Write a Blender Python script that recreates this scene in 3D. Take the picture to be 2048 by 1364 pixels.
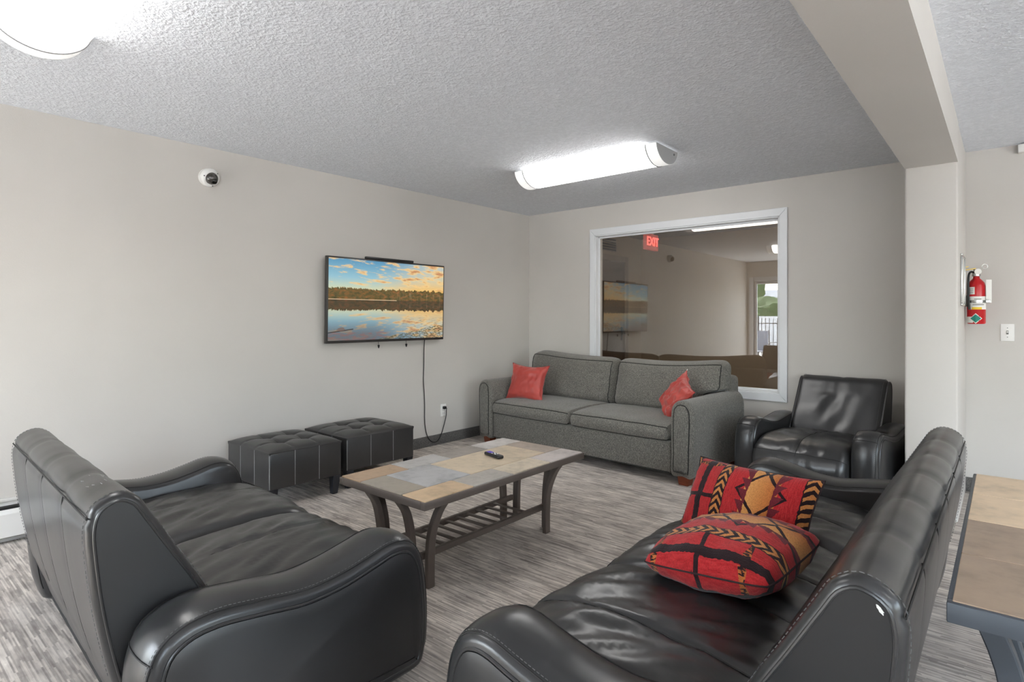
import bpy, bmesh, math, random
from mathutils import Vector, Matrix, noise
random.seed(7)
PI = math.pi
for o in list(bpy.data.objects):
    bpy.data.objects.remove(o)
scn = bpy.context.scene
COL = scn.collection

# ---------------------------------------------------------------- camera
YAW, FPX, HOR, ZC = math.radians(40.4186), 1160.88, 635.18, 1.2489
cd = bpy.data.cameras.new('camera'); cam = bpy.data.objects.new('camera', cd); COL.objects.link(cam)
cam.location = (0, 0, ZC); cam.rotation_euler = (PI / 2, 0, YAW)
cd.sensor_fit = 'HORIZONTAL'; cd.sensor_width = 36.0; cd.lens = FPX / 2048 * 36.0
cd.shift_y = -(682 - HOR) / 2048; cd.clip_start = 0.05; cd.clip_end = 200
scn.camera = cam
# ---------------------------------------------------------------- world, sun, exposure
w = bpy.data.worlds.new('world'); scn.world = w; w.use_nodes = True
wn = w.node_tree; bg = wn.nodes['Background']
sky = wn.nodes.new('ShaderNodeTexSky'); sky.sky_type = 'NISHITA'; sky.sun_disc = False
sky.sun_elevation = math.radians(52); sky.sun_rotation = math.radians(215); sky.air_density = 1.0; sky.dust_density = 2.0
hsv = wn.nodes.new('ShaderNodeHueSaturation'); hsv.inputs['Saturation'].default_value = .5
wn.links.new(sky.outputs[0], hsv.inputs['Color']); wn.links.new(hsv.outputs[0], bg.inputs[0]); bg.inputs[1].default_value = 1.8
sd = bpy.data.lights.new('sun', 'SUN'); sd.energy = 14.0; sd.angle = 0.01; sd.color = (1, .96, .9)
sun = bpy.data.objects.new('sun', sd); COL.objects.link(sun)
sun.rotation_euler = (math.radians(42), 0, math.radians(-28)); sun.location = (0, -8, 9)
vs = scn.view_settings
vs.view_transform = 'Standard'; vs.look = 'None'; vs.gamma = 1.0; vs.use_curve_mapping = False
vs.exposure = 0.47
LAMP = 8.0      # radiance of the ceiling fixtures' diffusers

# ---------------------------------------------------------------- room dimensions
XW, YW, H = -4.259, 5.311, 2.44          # left wall, back wall, ceiling
XB, YS, ZB, WB = -0.223, 4.435, 2.195, 0.27   # stub wall right face, its front face, beam underside, thickness
YR, XR = -2.1, 4.2                       # rear wall (patio doors), right wall
YH = 8.05                                # end of the hall behind the window

# ================================================================ node helpers
class E:
    """tiny expression builder for shader math"""
    def __init__(s, nt, sock): s.nt, s.s = nt, sock
    def _m(s, op, b=None, c=None):
        n = s.nt.nodes.new('ShaderNodeMath'); n.operation = op
        for i, v in enumerate((s, b, c)):
            if v is None: continue
            if isinstance(v, E): s.nt.links.new(v.s, n.inputs[i])
            else: n.inputs[i].default_value = v
        return E(s.nt, n.outputs[0])
    def __add__(s, b): return s._m('ADD', b)
    __radd__ = __add__
    def __sub__(s, b): return s._m('SUBTRACT', b)
    def __rsub__(s, b): return (s * -1.0) + b
    def __mul__(s, b): return s._m('MULTIPLY', b)
    __rmul__ = __mul__
    def __truediv__(s, b): return s._m('DIVIDE', b)
    def abs(s): return s._m('ABSOLUTE')
    def lt(s, b): return s._m('LESS_THAN', b)
    def gt(s, b): return s._m('GREATER_THAN', b)
    def frac(s): return s._m('FRACT')
    def floor(s): return s._m('FLOOR')
    def sin(s): return s._m('SINE')
    def pow(s, b): return s._m('POWER', b)
    def max(s, b): return s._m('MAXIMUM', b)
    def min(s, b): return s._m('MINIMUM', b)
    def pingpong(s, b): return s._m('PINGPONG', b)
    def clamp(s):
        n = s.nt.nodes.new('ShaderNodeClamp'); s.nt.links.new(s.s, n.inputs[0]); return E(s.nt, n.outputs[0])
    def smooth(s, a, b):
        n = s.nt.nodes.new('ShaderNodeMapRange'); n.interpolation_type = 'SMOOTHSTEP'
        s.nt.links.new(s.s, n.inputs[0]); n.inputs[1].default_value = a; n.inputs[2].default_value = b
        return E(s.nt, n.outputs[0])

class Mat:
    def __init__(s, name):
        s.m = bpy.data.materials.new(name); s.m.use_nodes = True; s.nt = s.m.node_tree
        s.b = s.nt.nodes['Principled BSDF']; s.out = s.nt.nodes['Material Output']
        s._co = None
    def node(s, t): return s.nt.nodes.new(t)
    def link(s, a, b): s.nt.links.new(a.s if isinstance(a, E) else a, b)
    def co(s, kind='Object'):
        if s._co is None: s._co = s.node('ShaderNodeTexCoord')
        return s._co.outputs[kind]
    def xyz(s, kind='Object'):
        n = s.node('ShaderNodeSeparateXYZ'); s.link(s.co(kind), n.inputs[0])
        return [E(s.nt, o) for o in n.outputs]
    def vec(s, x, y, z=0.0):
        n = s.node('ShaderNodeCombineXYZ')
        for i, v in enumerate((x, y, z)):
            if isinstance(v, E): s.link(v, n.inputs[i])
            else: n.inputs[i].default_value = v
        return n.outputs[0]
    def noise(s, scale, vec=None, detail=2.0, rough=.5, kind='Object'):
        n = s.node('ShaderNodeTexNoise'); n.inputs['Scale'].default_value = scale
        n.inputs['Detail'].default_value = detail; n.inputs['Roughness'].default_value = rough
        s.link(vec if vec is not None else s.co(kind), n.inputs['Vector'])
        return E(s.nt, n.outputs[0])
    def white(s, vec):
        n = s.node('ShaderNodeTexWhiteNoise'); n.noise_dimensions = '3D'; s.link(vec, n.inputs['Vector'])
        return E(s.nt, n.outputs[0])
    def voro(s, scale, vec=None, kind='Object'):
        n = s.node('ShaderNodeTexVoronoi'); n.inputs['Scale'].default_value = scale
        s.link(vec if vec is not None else s.co(kind), n.inputs['Vector']); return E(s.nt, n.outputs['Distance'])
    def mix(s, f, a, b):
        n = s.node('ShaderNodeMix'); n.data_type = 'RGBA'
        if isinstance(f, E): s.link(f, n.inputs[0])
        else: n.inputs[0].default_value = f
        for v, i in ((a, 6), (b, 7)):
            if isinstance(v, tuple): n.inputs[i].default_value = (*v[:3], 1)
            else: s.link(v, n.inputs[i])
        return n.outputs[2]
    def ramp(s, f, stops, interp='LINEAR'):
        n = s.node('ShaderNodeValToRGB'); s.link(f, n.inputs[0]); r = n.color_ramp; r.interpolation = interp
        while len(r.elements) < len(stops): r.elements.new(0.5)
        for e, (p, c) in zip(r.elements, stops): e.position = p; e.color = (*c[:3], 1)
        return n.outputs[0]
    def color(s, c):
        if isinstance(c, tuple): s.b.inputs['Base Color'].default_value = (*c[:3], 1)
        else: s.link(c, s.b.inputs['Base Color'])
        return s
    def rough(s, r):
        if isinstance(r, E): s.link(r, s.b.inputs['Roughness'])
        else: s.b.inputs['Roughness'].default_value = r
        return s
    def set(s, **k):
        for a, v in k.items(): s.b.inputs[a.replace('_', ' ')].default_value = v
        return s
    def bump(s, h, strength=.3, dist=.01):
        n = s.node('ShaderNodeBump'); n.inputs['Strength'].default_value = strength; n.inputs['Distance'].default_value = dist
        s.link(h, n.inputs['Height']); s.link(n.outputs[0], s.b.inputs['Normal']); return s
    def emit(s, c, strength):
        if isinstance(c, tuple): s.b.inputs['Emission Color'].default_value = (*c[:3], 1)
        else: s.link(c, s.b.inputs['Emission Color'])
        s.b.inputs['Emission Strength'].default_value = strength; return s

def lin(r, g, b): return tuple(((c / 255 + .055) / 1.055) ** 2.4 if c > 10 else c / 3294.6 for c in (r, g, b))
M = {}
def plain(name, col, rough=.5, metal=0.0, bump=None, var=None, spec=None):
    m = Mat(name)
    if var:
        n = m.noise(var[0], detail=3); c2 = tuple(min(1, c * var[1]) for c in col); m.color(m.mix(n.smooth(.3, .7), col, c2))
    else: m.color(col)
    m.rough(rough); m.b.inputs['Metallic'].default_value = metal
    if spec is not None: m.b.inputs['Specular IOR Level'].default_value = spec
    if bump: m.bump(m.noise(bump[0], detail=3), bump[1], bump[2])
    M[name] = m.m; return m.m

# ---- room surfaces
m = Mat('wall_paint'); n = m.noise(1.3, detail=2)
m.color(m.mix(n.smooth(.3, .7), lin(205, 200, 194), lin(201, 196, 190))).rough(.6)
m.bump(m.noise(160, detail=3), .12, .003); M['wall'] = m.m
m = Mat('ceiling_texture'); a = m.noise(42, detail=4, rough=.6); b = m.voro(70)
m.color(m.mix(a.smooth(.35, .7), lin(222, 225, 231), lin(234, 237, 243))).rough(.9)
m.bump((a.smooth(.35, .75)) * 0.7 + b * .5, .45, .014); M['ceiling'] = m.m
m = Mat('carpet'); x, y, z = m.xyz()
ty = (y / .5).floor(); tx = ((x + m.white(m.vec(ty * 1.0, 3.0)) * .5) / .5).floor()
tile = m.white(m.vec(tx, ty, 1.0))
row = (y / .0058).floor()
seg = ((x + m.white(m.vec(row, 5.0)) * 3.0) / .15).floor()
r1 = m.white(m.vec(row, seg, 2.0))
r2 = m.noise(1.0, m.vec(x * 7.0, y * 55.0), detail=3, rough=.6)
blot = m.noise(1.0, m.vec(x * 5.0, y * 9.0), detail=3, rough=.6)
fine = m.noise(900, detail=1)
v = r1 * .27 + r2 * .45 + tile * .07 + (blot - .5) * .55 + (fine - .5) * .3 + .13
m.color(m.ramp(v, [(.12, lin(106, 99, 95)), (.36, lin(150, 142, 136)), (.55, lin(190, 181, 173)), (.8, lin(234, 226, 216))]))
m.rough(.95).set(Specular_IOR_Level=.1)
m.bump(r1 * .4 + fine, .35, .006); M['carpet'] = m.m
m = Mat('vinyl_base'); n = m.noise(420, detail=2)
m.color(m.ramp(n, [(.35, lin(52, 50, 50)), (.52, lin(92, 90, 88)), (.68, lin(142, 138, 134))])).rough(.8); M['vinyl_base'] = m.m
plain('trim_white', lin(226, 227, 229), .35)
plain('heater_white', lin(232, 230, 226), .4)
plain('dark_gap', lin(28, 27, 27), .8)
plain('plastic_white', lin(236, 234, 230), .4)
plain('plastic_black', lin(24, 24, 25), .35)
plain('plastic_dark', lin(52, 50, 48), .4)

# ---- leather
def leather(name, c1, c2, rough):
    m = Mat(name); n = m.noise(3.0, detail=4, rough=.6)
    m.color(m.mix(n.smooth(.2, .8), c1, c2))
    wr = m.noise(14, detail=2, rough=.5); st = m.noise(6, detail=2)
    m.rough(rough).set(Specular_IOR_Level=.6)
    m.bump(wr * .4 + st * .6, .16, .006)
    M[name] = m.m
leather('leather_black', lin(38, 38, 39), lin(47, 47, 48), .285)
leather('leather_panel', lin(32, 32, 33), lin(37, 37, 38), .40)
leather('leather_ottoman', lin(46, 45, 45), lin(54, 53, 53), .34)
plain('leather_seam', lin(20, 20, 20), .6)
plain('stitch', lin(92, 92, 92), .7)
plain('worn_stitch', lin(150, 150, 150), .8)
plain('worn_leather', lin(215, 214, 210), .8)
plain('black_base', lin(22, 22, 23), .7)
# ---- fabric
def fabric(name, a, b, c, scale=260):
    m = Mat(name); x, y, z = m.xyz()
    n = m.noise(scale, detail=3, rough=.7); n2 = m.noise(1.0, m.vec(x * 420, y * 420, z * 60), detail=2)
    m.color(m.ramp(n * .6 + n2 * .4, [(.3, a), (.5, b), (.7, c)]))
    m.rough(.95).set(Specular_IOR_Level=.15, Sheen_Weight=.25)
    m.bump(n + n2, .35, .004); M[name] = m.m
fabric('tweed_grey', lin(56, 54, 50), lin(104, 101, 95), lin(166, 162, 152), 170)
plain('tweed_piping', lin(44, 43, 40), .9)
m = Mat('satin_red'); n = m.noise(5, detail=3)
m.color(m.mix(n.smooth(.3, .7), lin(164, 52, 44), lin(180, 64, 54))).rough(.42).set(Sheen_Weight=.3)
m.bump(m.noise(11, detail=2), .25, .01); M['satin_red'] = m.m
plain('satin_red_edge', lin(160, 54, 46), .5)
# southwest woven pillows: bands run along local X, stacked along local Y
def woven(name, shift, sc):
    m = Mat(name); x, y, z = m.xyz()
    jag = (m.noise(1.0, m.vec(x * 90, y * 14), detail=1) - .5) * .022
    yy = (y + jag * .35) * sc + shift
    xx = x
    RED, RED2, DRK, ORG, YEL, WINE = lin(158, 30, 36), lin(186, 52, 52), lin(38, 25, 28), lin(180, 104, 52), lin(206, 146, 84), lin(104, 36, 44)
    wv = m.noise(1.0, m.vec(x * 30, y * 260), detail=2)
    redc = m.mix(wv.smooth(.25, .75), RED, RED2)
    g = m.mix((yy + .05).pingpong(.09) / .09, ORG, YEL)
    t = (yy + 10.0).pingpong(.24)            # mirrored repeat every .48
    # base bands by t : 0-.045 orange, .045-.075 wine, .075-.13 red, .13-.175 chevron, .175-.24 red blocks
    c = m.mix(t.gt(.06), g, redc)
    zig = (xx / .17 + .25).frac().pingpong(.5) * .16
    c = m.mix(((t - zig - .005).abs()).lt(.0075), c, DRK)
    saw = ((xx / .045).frac() * .03)
    c = m.mix((t.gt(.045)) * (t.lt(.052 + saw)), c, WINE)
    chev_in = t.gt(.13) * t.lt(.178)
    ch = ((xx / .032) + (t - .154).abs() * 38.0).frac()
    chev = m.mix(ch.lt(.52), m.mix(wv, ORG, YEL), DRK)
    chev = m.mix(((t - .154).abs()).gt(.0205), chev, DRK)
    c = m.mix(chev_in, c, chev)
    blk = (((xx + jag * 1.5) / .145 + .15).frac()).lt(.1) * t.gt(.178)
    c = m.mix(blk, c, DRK)
    c = m.mix(t.gt(.226), c, DRK)
    tri = (t.gt(.185)) * (t.lt(.222)) * (((xx / .145 + .62).frac() - .5).abs()).lt((t - .183) * 2.4) * (((xx / .29).frac()).lt(.5))
    c = m.mix(tri, c, m.mix(wv.gt(.5), DRK, ORG))
    f2 = m.noise(240, detail=2)
    cc = m.mix(f2.smooth(.3, .8) * .35, c, lin(30, 18, 18))
    m.color(cc).rough(.95).set(Specular_IOR_Level=.1, Sheen_Weight=.15)
    m.bump(wv + f2, .4, .004); M[name] = m.m
woven('woven_southwest', .02, 1.0)
woven('woven_southwest_upright', .0, .95)
plain('woven_edge', lin(42, 26, 28), .9)
# ---- table
plain('iron_brown', lin(112, 102, 95), .45, metal=.35, var=(6, .86), bump=(60, .08, .003))
plain('iron_slate', lin(82, 88, 96), .42, metal=.35, var=(6, .88), bump=(90, .08, .003))
plain('grout', lin(58, 52, 47), .9)
def stone(name, c, d=.82):
    m = Mat(name); n = m.noise(7, detail=5, rough=.62); k = m.noise(26, detail=4, rough=.6)
    c1 = lin(*c); c2 = lin(*[int(q * d) for q in c]); c3 = lin(*[min(255, int(q * 1.07)) for q in c])
    m.color(m.ramp(n * .65 + k * .35, [(.32, c2), (.5, c1), (.68, c3)])).rough(.38)
    m.bump(k, .12, .004); M[name] = m.m
for nm, c in dict(tile_brown=(168, 142, 116), tile_blue_grey=(172, 170, 168), tile_dark_grey=(148, 140, 132), tile_pale=(198, 192, 187),
                  tile_olive_grey=(150, 142, 130), tile_cool_grey=(170, 170, 171), tile_cream=(200, 183, 158), tile_taupe=(164, 150, 137),
                  tile_tan=(196, 170, 138), tile_grey=(170, 164, 156), tile_sand=(202, 188, 166), tile_lilac=(188, 179, 174),
                  slab_maple=(206, 182, 152), slab_umber=(150, 130, 112)).items(): stone(nm, c)
m = Mat('wood_cherry'); x, y, z = m.xyz(); n = m.noise(1.0, m.vec(x * 14, y * 14, z * 90), detail=3)
m.color(m.mix(n, lin(96, 42, 24), lin(142, 70, 40))).rough(.35); M['wood_cherry'] = m.m
plain('ottoman_leg', lin(40, 42, 48), .4)
# ---- lamps, glass, metals
m = Mat('diffuser'); m.color((.9, .9, .9)).rough(.4).emit((1.0, .985, .96), LAMP); M['diffuser'] = m.m
plain('lamp_end', lin(226, 226, 224), .35)
m = Mat('lamp_cap'); m.color((.85, .85, .84)).rough(.4).emit((1.0, .985, .96), .42); M['lamp_cap'] = m.m
plain('lamp_plate', lin(176, 176, 176), .5)
plain('lamp_seam', lin(90, 90, 90), .6)
plain('chrome', lin(190, 190, 188), .25, metal=.9)
plain('brass', lin(196, 168, 96), .3, metal=.8)
plain('extinguisher_red', lin(190, 18, 26), .28)
plain('paper_white', lin(232, 230, 224), .8)
plain('label_yellow', lin(232, 196, 60), .7)
plain('label_green', lin(24, 128, 112), .6)
plain('print_grey', lin(120, 118, 114), .8)
plain('purple_tag', lin(92, 70, 190), .6)
plain('rubber_black', lin(18, 18, 19), .5)
m = Mat('window_glass'); nt = m.nt
tr = m.node('ShaderNodeBsdfTransparent'); tr.inputs[0].default_value = (.86, .82, .77, 1)
gl = m.node('ShaderNodeBsdfGlossy'); gl.inputs['Roughness'].default_value = 0.0; gl.inputs[0].default_value = (.95, .95, .95, 1)
mx = m.node('ShaderNodeMixShader'); mx.inputs[0].default_value = .125
nt.links.new(tr.outputs[0], mx.inputs[1]); nt.links.new(gl.outputs[0], mx.inputs[2]); nt.links.new(mx.outputs[0], m.out.inputs[0])
M['window_glass'] = m.m
m = Mat('door_glass'); nt = m.nt
tr = m.node('ShaderNodeBsdfTransparent'); tr.inputs[0].default_value = (.95, .97, .97, 1)
gl = m.node('ShaderNodeBsdfGlossy'); gl.inputs['Roughness'].default_value = 0.0
mx = m.node('ShaderNodeMixShader'); mx.inputs[0].default_value = .05
nt.links.new(tr.outputs[0], mx.inputs[1]); nt.links.new(gl.outputs[0], mx.inputs[2]); nt.links.new(mx.outputs[0], m.out.inputs[0])
M['door_glass'] = m.m
plain('dome_smoke', lin(60, 57, 54), .08, spec=.8)
plain('lens_black', lin(10, 10, 12), .1)
m = Mat('exit_letters'); m.color((.8, .05, .05)).emit((1.0, .09, .08), 3.0); M['exit_letters'] = m.m
m = Mat('exit_face'); m.color(lin(150, 60, 58)).emit((1.0, .25, .22), .25); M['exit_face'] = m.m
plain('hall_wall', lin(186, 172, 152), .7, var=(2, .97))
plain('hall_door', lin(92, 74, 60), .5, var=(4, .85))
plain('hall_floor', lin(120, 98, 78), .9, var=(40, .8))
plain('hall_trim', lin(150, 138, 126), .5)
plain('concrete', lin(205, 202, 196), .9, var=(3, .92))
plain('leaf_green', lin(70, 104, 52), .8, var=(9, .6), bump=(22, .8, .08))
plain('siding_white', lin(226, 226, 226), .7)
plain('fence_black', lin(34, 36, 40), .5)
plain('mesh_grey', lin(132, 136, 146), .7)
plain('patio_metal', lin(92, 90, 92), .5)
plain('red_plastic', lin(190, 60, 46), .5)
plain('roof_grey', lin(150, 156, 164), .8)
# TV picture: sunset over a lake; local x = left..right, z = bottom..top (0..1 each)
m = Mat('tv_picture'); gx, gy, gz = m.xyz('Generated')
U = gy; V = gz
hz = .507
refl = V.lt(hz)
dv = (V - hz).abs()
rip = (m.noise(1.0, m.vec(U * 10, V * 90), detail=2) - .5) * refl * .012
sky_h = (dv / .49)
blue = m.ramp(sky_h, [(.0, lin(246, 214, 120)), (.3, lin(206, 218, 190)), (.55, lin(150, 198, 214)), (1.0, lin(84, 152, 190))])
warm = m.ramp(sky_h, [(.0, lin(255, 220, 96)), (.3, lin(246, 196, 110)), (.6, lin(214, 208, 178)), (1.0, lin(182, 200, 204))])
skyc = m.mix((U * 1.25 - sky_h * .25).smooth(.25, .95), blue, warm)
cl = m.noise(1.0, m.vec(U * 8.0 + dv * 5.0, dv * 19.0 + rip * 5.0, 3.9), detail=5, rough=.6) + (U - .62) * .13
skyc = m.mix(cl.smooth(.46, .60) * dv.smooth(.10, .2) * .92, skyc, m.mix(cl.smooth(.55, .70), lin(255, 214, 142), lin(206, 138, 82)))
lake_tint = m.mix(V.smooth(.0, .3), lin(96, 92, 92), skyc)
skyc = m.mix(refl * (1.0 - V.smooth(.02, .36)) * (1.0 - U.smooth(.3, .8)) * .9, skyc, lin(98, 96, 98))
skyc = m.mix(refl * .18, skyc, lin(120, 130, 130))
prof = m.noise(1.0, m.vec(U * 4.0, 1.0), detail=2) * .09 + m.noise(1.0, m.vec(U * 34.0, 2.0), detail=3) * .10 + m.noise(1.0, m.vec(U * 130.0, 4.0), detail=1) * .055
top = prof + .012
treecol = m.ramp(m.noise(1.0, m.vec(U * 26, dv * 34, 1.0), detail=4, rough=.65), [(.3, lin(42, 44, 24)), (.46, lin(92, 84, 38)), (.58, lin(132, 92, 44)), (.72, lin(176, 104, 56))])
trunks = (m.noise(1.0, m.vec(U * 150, dv * 3.0, 9.0), detail=1)).smooth(.6, .66) * U.smooth(.5, .65) * (dv.lt(.1))
treecol = m.mix(trunks * .6, treecol, lin(196, 168, 132))
treecol = m.mix(refl * .55, treecol, lin(46, 34, 30))
pic = m.mix((dv + rip).lt(top), skyc, treecol)
pic = m.mix(((V - hz + .003).abs()).lt(.004) * (U.lt(.55)), pic, lin(226, 196, 160))
log_l = ((V - (U * .22 + .095)).abs()).lt(.006) * U.lt(.19)
pic = m.mix(log_l, pic, lin(58, 48, 44))
duck = (((U - .095) / .035).pow(2.0) + ((V - .135) / .026).pow(2.0)).lt(m.noise(60, m.vec(U, V), detail=1) * 1.6)
pic = m.mix(duck * .8, pic, lin(120, 92, 80))
weed = m.noise(1.0, m.vec(U * 40, V * 60, 2.0), detail=4, rough=.7).gt(.5) * ((U * .45 - V * 1.6 - .22 + m.noise(6, m.vec(U, V)) * .12).gt(.0))
pic = m.mix(weed * .8, pic, lin(70, 72, 36))
weed2 = m.noise(1.0, m.vec(U * 20, V * 130, 7.0), detail=3).gt(.58) * U.gt(.6) * V.lt(.28)
pic = m.mix(weed2 * .55, pic, lin(130, 92, 52))
floor_r = m.noise(1.0, m.vec(U * 16, V * 40, 5.0), detail=3).gt(.52) * V.lt(.1) * U.lt(.5)
pic = m.mix(floor_r * .45, pic, lin(150, 92, 78))
m.color((.02, .02, .02)).rough(.35).emit(pic, .66); M['tv_picture'] = m.m

# ================================================================ geometry helpers
def add_obj(name, verts, faces, mat, parent=None, smooth=True, loc=None):
    me = bpy.data.meshes.new(name); me.from_pydata([tuple(v) for v in verts], [], faces); me.update()
    bm = bmesh.new(); bm.from_mesh(me); bmesh.ops.recalc_face_normals(bm, faces=bm.faces); bm.to_mesh(me); bm.free()
    if smooth:
        me.polygons.foreach_set('use_smooth', [True] * len(me.polygons))
        try: me.set_sharp_from_angle(angle=math.radians(42))
        except Exception: pass
    me.materials.append(M[mat] if isinstance(mat, str) else mat)
    o = bpy.data.objects.new(name, me); COL.objects.link(o)
    if parent is not None: o.parent = parent
    if loc is not None: o.location = loc
    return o

class B:
    """collects shapes for one mesh"""
    def __init__(s): s.v, s.f = [], []
    def add(s, v, f):
        k = len(s.v); s.v += [Vector(q) for q in v]; s.f += [tuple(i + k for i in q) for q in f]; return s
    def box(s, x0, x1, y0, y1, z0, z1, bev=0.0, seg=2, mtx=None):
        bm = bmesh.new(); bmesh.ops.create_cube(bm, size=1)
        for q in bm.verts:
            q.co = Vector(((x0 + x1) / 2 + q.co.x * (x1 - x0), (y0 + y1) / 2 + q.co.y * (y1 - y0), (z0 + z1) / 2 + q.co.z * (z1 - z0)))
        if bev > 0: bmesh.ops.bevel(bm, geom=list(bm.edges), offset=bev, segments=seg, profile=.5, affect='EDGES')
        if mtx is not None:
            for q in bm.verts: q.co = mtx @ q.co
        bm.verts.index_update()
        s.add([q.co.copy() for q in bm.verts], [tuple(q.index for q in f.verts) for f in bm.faces]); bm.free(); return s
    def tube(s, path, r, n=8, closed=False, sx=1.0):
        P = [Vector(p) for p in path]; K = len(P); rings = []
        up = None
        for i in range(K):
            a = P[(i - 1) % K] if (closed or i > 0) else P[0]; b = P[(i + 1) % K] if (closed or i < K - 1) else P[-1]
            t = (b - a)
            t = t.normalized() if t.length > 1e-9 else Vector((0, 0, 1))
            if up is None:
                up = t.orthogonal().normalized()
            up = (up - t * up.dot(t))
            up = up.normalized() if up.length > 1e-6 else t.orthogonal().normalized()
            sd_ = t.cross(up)
            rr = r[i] if isinstance(r, (list, tuple)) else r
            rings.append([P[i] + up * math.cos(2 * PI * j / n) * rr * sx + sd_ * math.sin(2 * PI * j / n) * rr for j in range(n)])
        v = [q for g in rings for q in g]; f = []
        for i in range(K if closed else K - 1):
            for j in range(n):
                a, b = i * n, ((i + 1) % K) * n
                f.append((a + j, a + (j + 1) % n, b + (j + 1) % n, b + j))
        if not closed: f += [tuple(range(n))[::-1], tuple(range((K - 1) * n, K * n))]
        return s.add(v, f)
    def lathe(s, prof, n=24, mtx=None, cap=True):
        v, f = [], []
        for r, z in prof:
            for j in range(n): v.append(Vector((r * math.cos(2 * PI * j / n), r * math.sin(2 * PI * j / n), z)))
        for i in range(len(prof) - 1):
            for j in range(n): f.append((i * n + j, i * n + (j + 1) % n, (i + 1) * n + (j + 1) % n, (i + 1) * n + j))
        if cap: f += [tuple(range(n))[::-1], tuple(range((len(prof) - 1) * n, len(prof) * n))]
        if mtx is not None: v = [mtx @ q for q in v]
        return s.add(v, f)
    def grid(s, fn, nu, nv, closed_u=False):
        v = [fn(i / (nu if closed_u else nu - 1), j / (nv - 1)) for i in range(nu) for j in range(nv)]; f = []
        for i in range(nu if closed_u else nu - 1):
            for j in range(nv - 1):
                a = i * nv + j; b = ((i + 1) % nu) * nv + j
                f.append((a, b, b + 1, a + 1))
        return s.add(v, f)
    def build(s, name, mat, parent=None, smooth=True, loc=None): return add_obj(name, s.v, s.f, mat, parent, smooth, loc)

def crom(pts, n, closed=False):
    """Catmull-Rom resample to n points, about evenly spaced"""
    P = [Vector((*p, 0)) if len(p) == 2 else Vector(p) for p in pts]; K = len(P); out = []
    segs = K if closed else K - 1
    for i in range(segs):
        if closed: a, b, c, d = P[(i - 1) % K], P[i], P[(i + 1) % K], P[(i + 2) % K]
        else:
            b, c = P[i], P[i + 1]; a = P[i - 1] if i > 0 else b * 2 - c; d = P[i + 2] if i + 2 < K else c * 2 - b
        for k in range(16):
            t = k / 16
            out.append(.5 * ((2 * b) + (c - a) * t + (2 * a - 5 * b + 4 * c - d) * t * t + (3 * b - a - 3 * c + d) * t ** 3))
    if not closed: out.append(P[-1].copy())
    L = [0]
    src = out + ([out[0]] if closed else [])
    for i in range(len(src) - 1): L.append(L[-1] + (src[i + 1] - src[i]).length)
    res = []; k = 0
    for j in range(n):
        tgt = L[-1] * j / (n if closed else n - 1)
        while k < len(L) - 2 and L[k + 1] < tgt: k += 1
        q = (tgt - L[k]) / max(1e-9, L[k + 1] - L[k]); res.append(src[k].lerp(src[k + 1], min(1, max(0, q))))
    return res
def normals2(P, closed=True):
    """outward normals of a 2-D loop (x,y components)"""
    K = len(P); N = []
    area = sum(P[i].x * P[(i + 1) % K].y - P[(i + 1) % K].x * P[i].y for i in range(K))
    sg = 1 if area > 0 else -1
    for i in range(K):
        t = P[(i + 1) % K] - P[(i - 1) % K]; q = Vector((t.y, -t.x, 0)) * sg; N.append(q.normalized())
    return N

def empty(name, loc=(0, 0, 0), rz=0.0, label=None, cat=None, group=None):
    o = bpy.data.objects.new(name, None); COL.objects.link(o); o.location = loc; o.rotation_euler = (0, 0, rz)
    o.empty_display_size = .1
    if label: tag(o, label, cat, group)
    return o
def tag(o, label, cat, group=None):
    o['label'] = label; o['category'] = cat
    if group: o['group'] = group
    return o
def struct(o, label=None, cat=None):
    o['kind'] = 'structure'
    if label: o['label'] = label
    if cat: o['category'] = cat
    return o
def sweep(prof, stations, off, mapf):
    """closed 2-D profile swept over stations; off(i_prof, station) = outward offset; mapf(px, py, station)->xyz; ngon caps"""
    N = normals2(prof); b = B(); K = len(prof); v = []
    for st in stations:
        for i, p in enumerate(prof):
            q = p + N[i] * off(i, st); v.append(mapf(q.x, q.y, st))
    f = []
    for a in range(len(stations) - 1):
        for i in range(K): f.append((a * K + i, a * K + (i + 1) % K, (a + 1) * K + (i + 1) % K, (a + 1) * K + i))
    f += [tuple(range(K))[::-1], tuple(range((len(stations) - 1) * K, len(stations) * K))]
    return b.add(v, f)
def end_inset(x, hw, r):
    d = abs(x) - (hw - r)
    return 0.0 if d <= 0 else r * (1 - math.sqrt(max(0.0, 1 - min(1, d / r) ** 2)))
def nz(x, y, z=0.0): return noise.noise(Vector((x, y, z)))
def lift(o, eps=.0): return o

# ================================================================ the room
def slab(name, x0, x1, y0, y1, z0, z1, mat, parent=None, bev=0.0):
    return B().box(x0, x1, y0, y1, z0, z1, bev).build(name, mat, parent, smooth=bev > 0)
T = .12
fl = struct(slab('floor', XW - T, XR + T, YR - T, YW + T, -.1, 0, 'carpet'), 'grey streaked carpet covering the room floor', 'floor')
struct(slab('ceiling', XW - T, XR + T, YR - T, YW + T, H, H + .1, 'ceiling'), 'white textured popcorn ceiling over the lounge', 'ceiling')
struct(slab('wall_left', XW - T, XW, YR - T, YW + T, 0, H, 'wall'), 'plain greige wall carrying the television', 'wall')
rw0, rw1 = -.8, 3.6
struct(B().box(XR, XR + T, YR - T, rw0, 0, H).box(XR, XR + T, rw1, YW + T, 0, H).box(XR, XR + T, rw0, rw1, 0, .55).box(XR, XR + T, rw0, rw1, 2.1, H).build('wall_right', 'wall', smooth=False), 'greige wall at the far right', 'wall')
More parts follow.
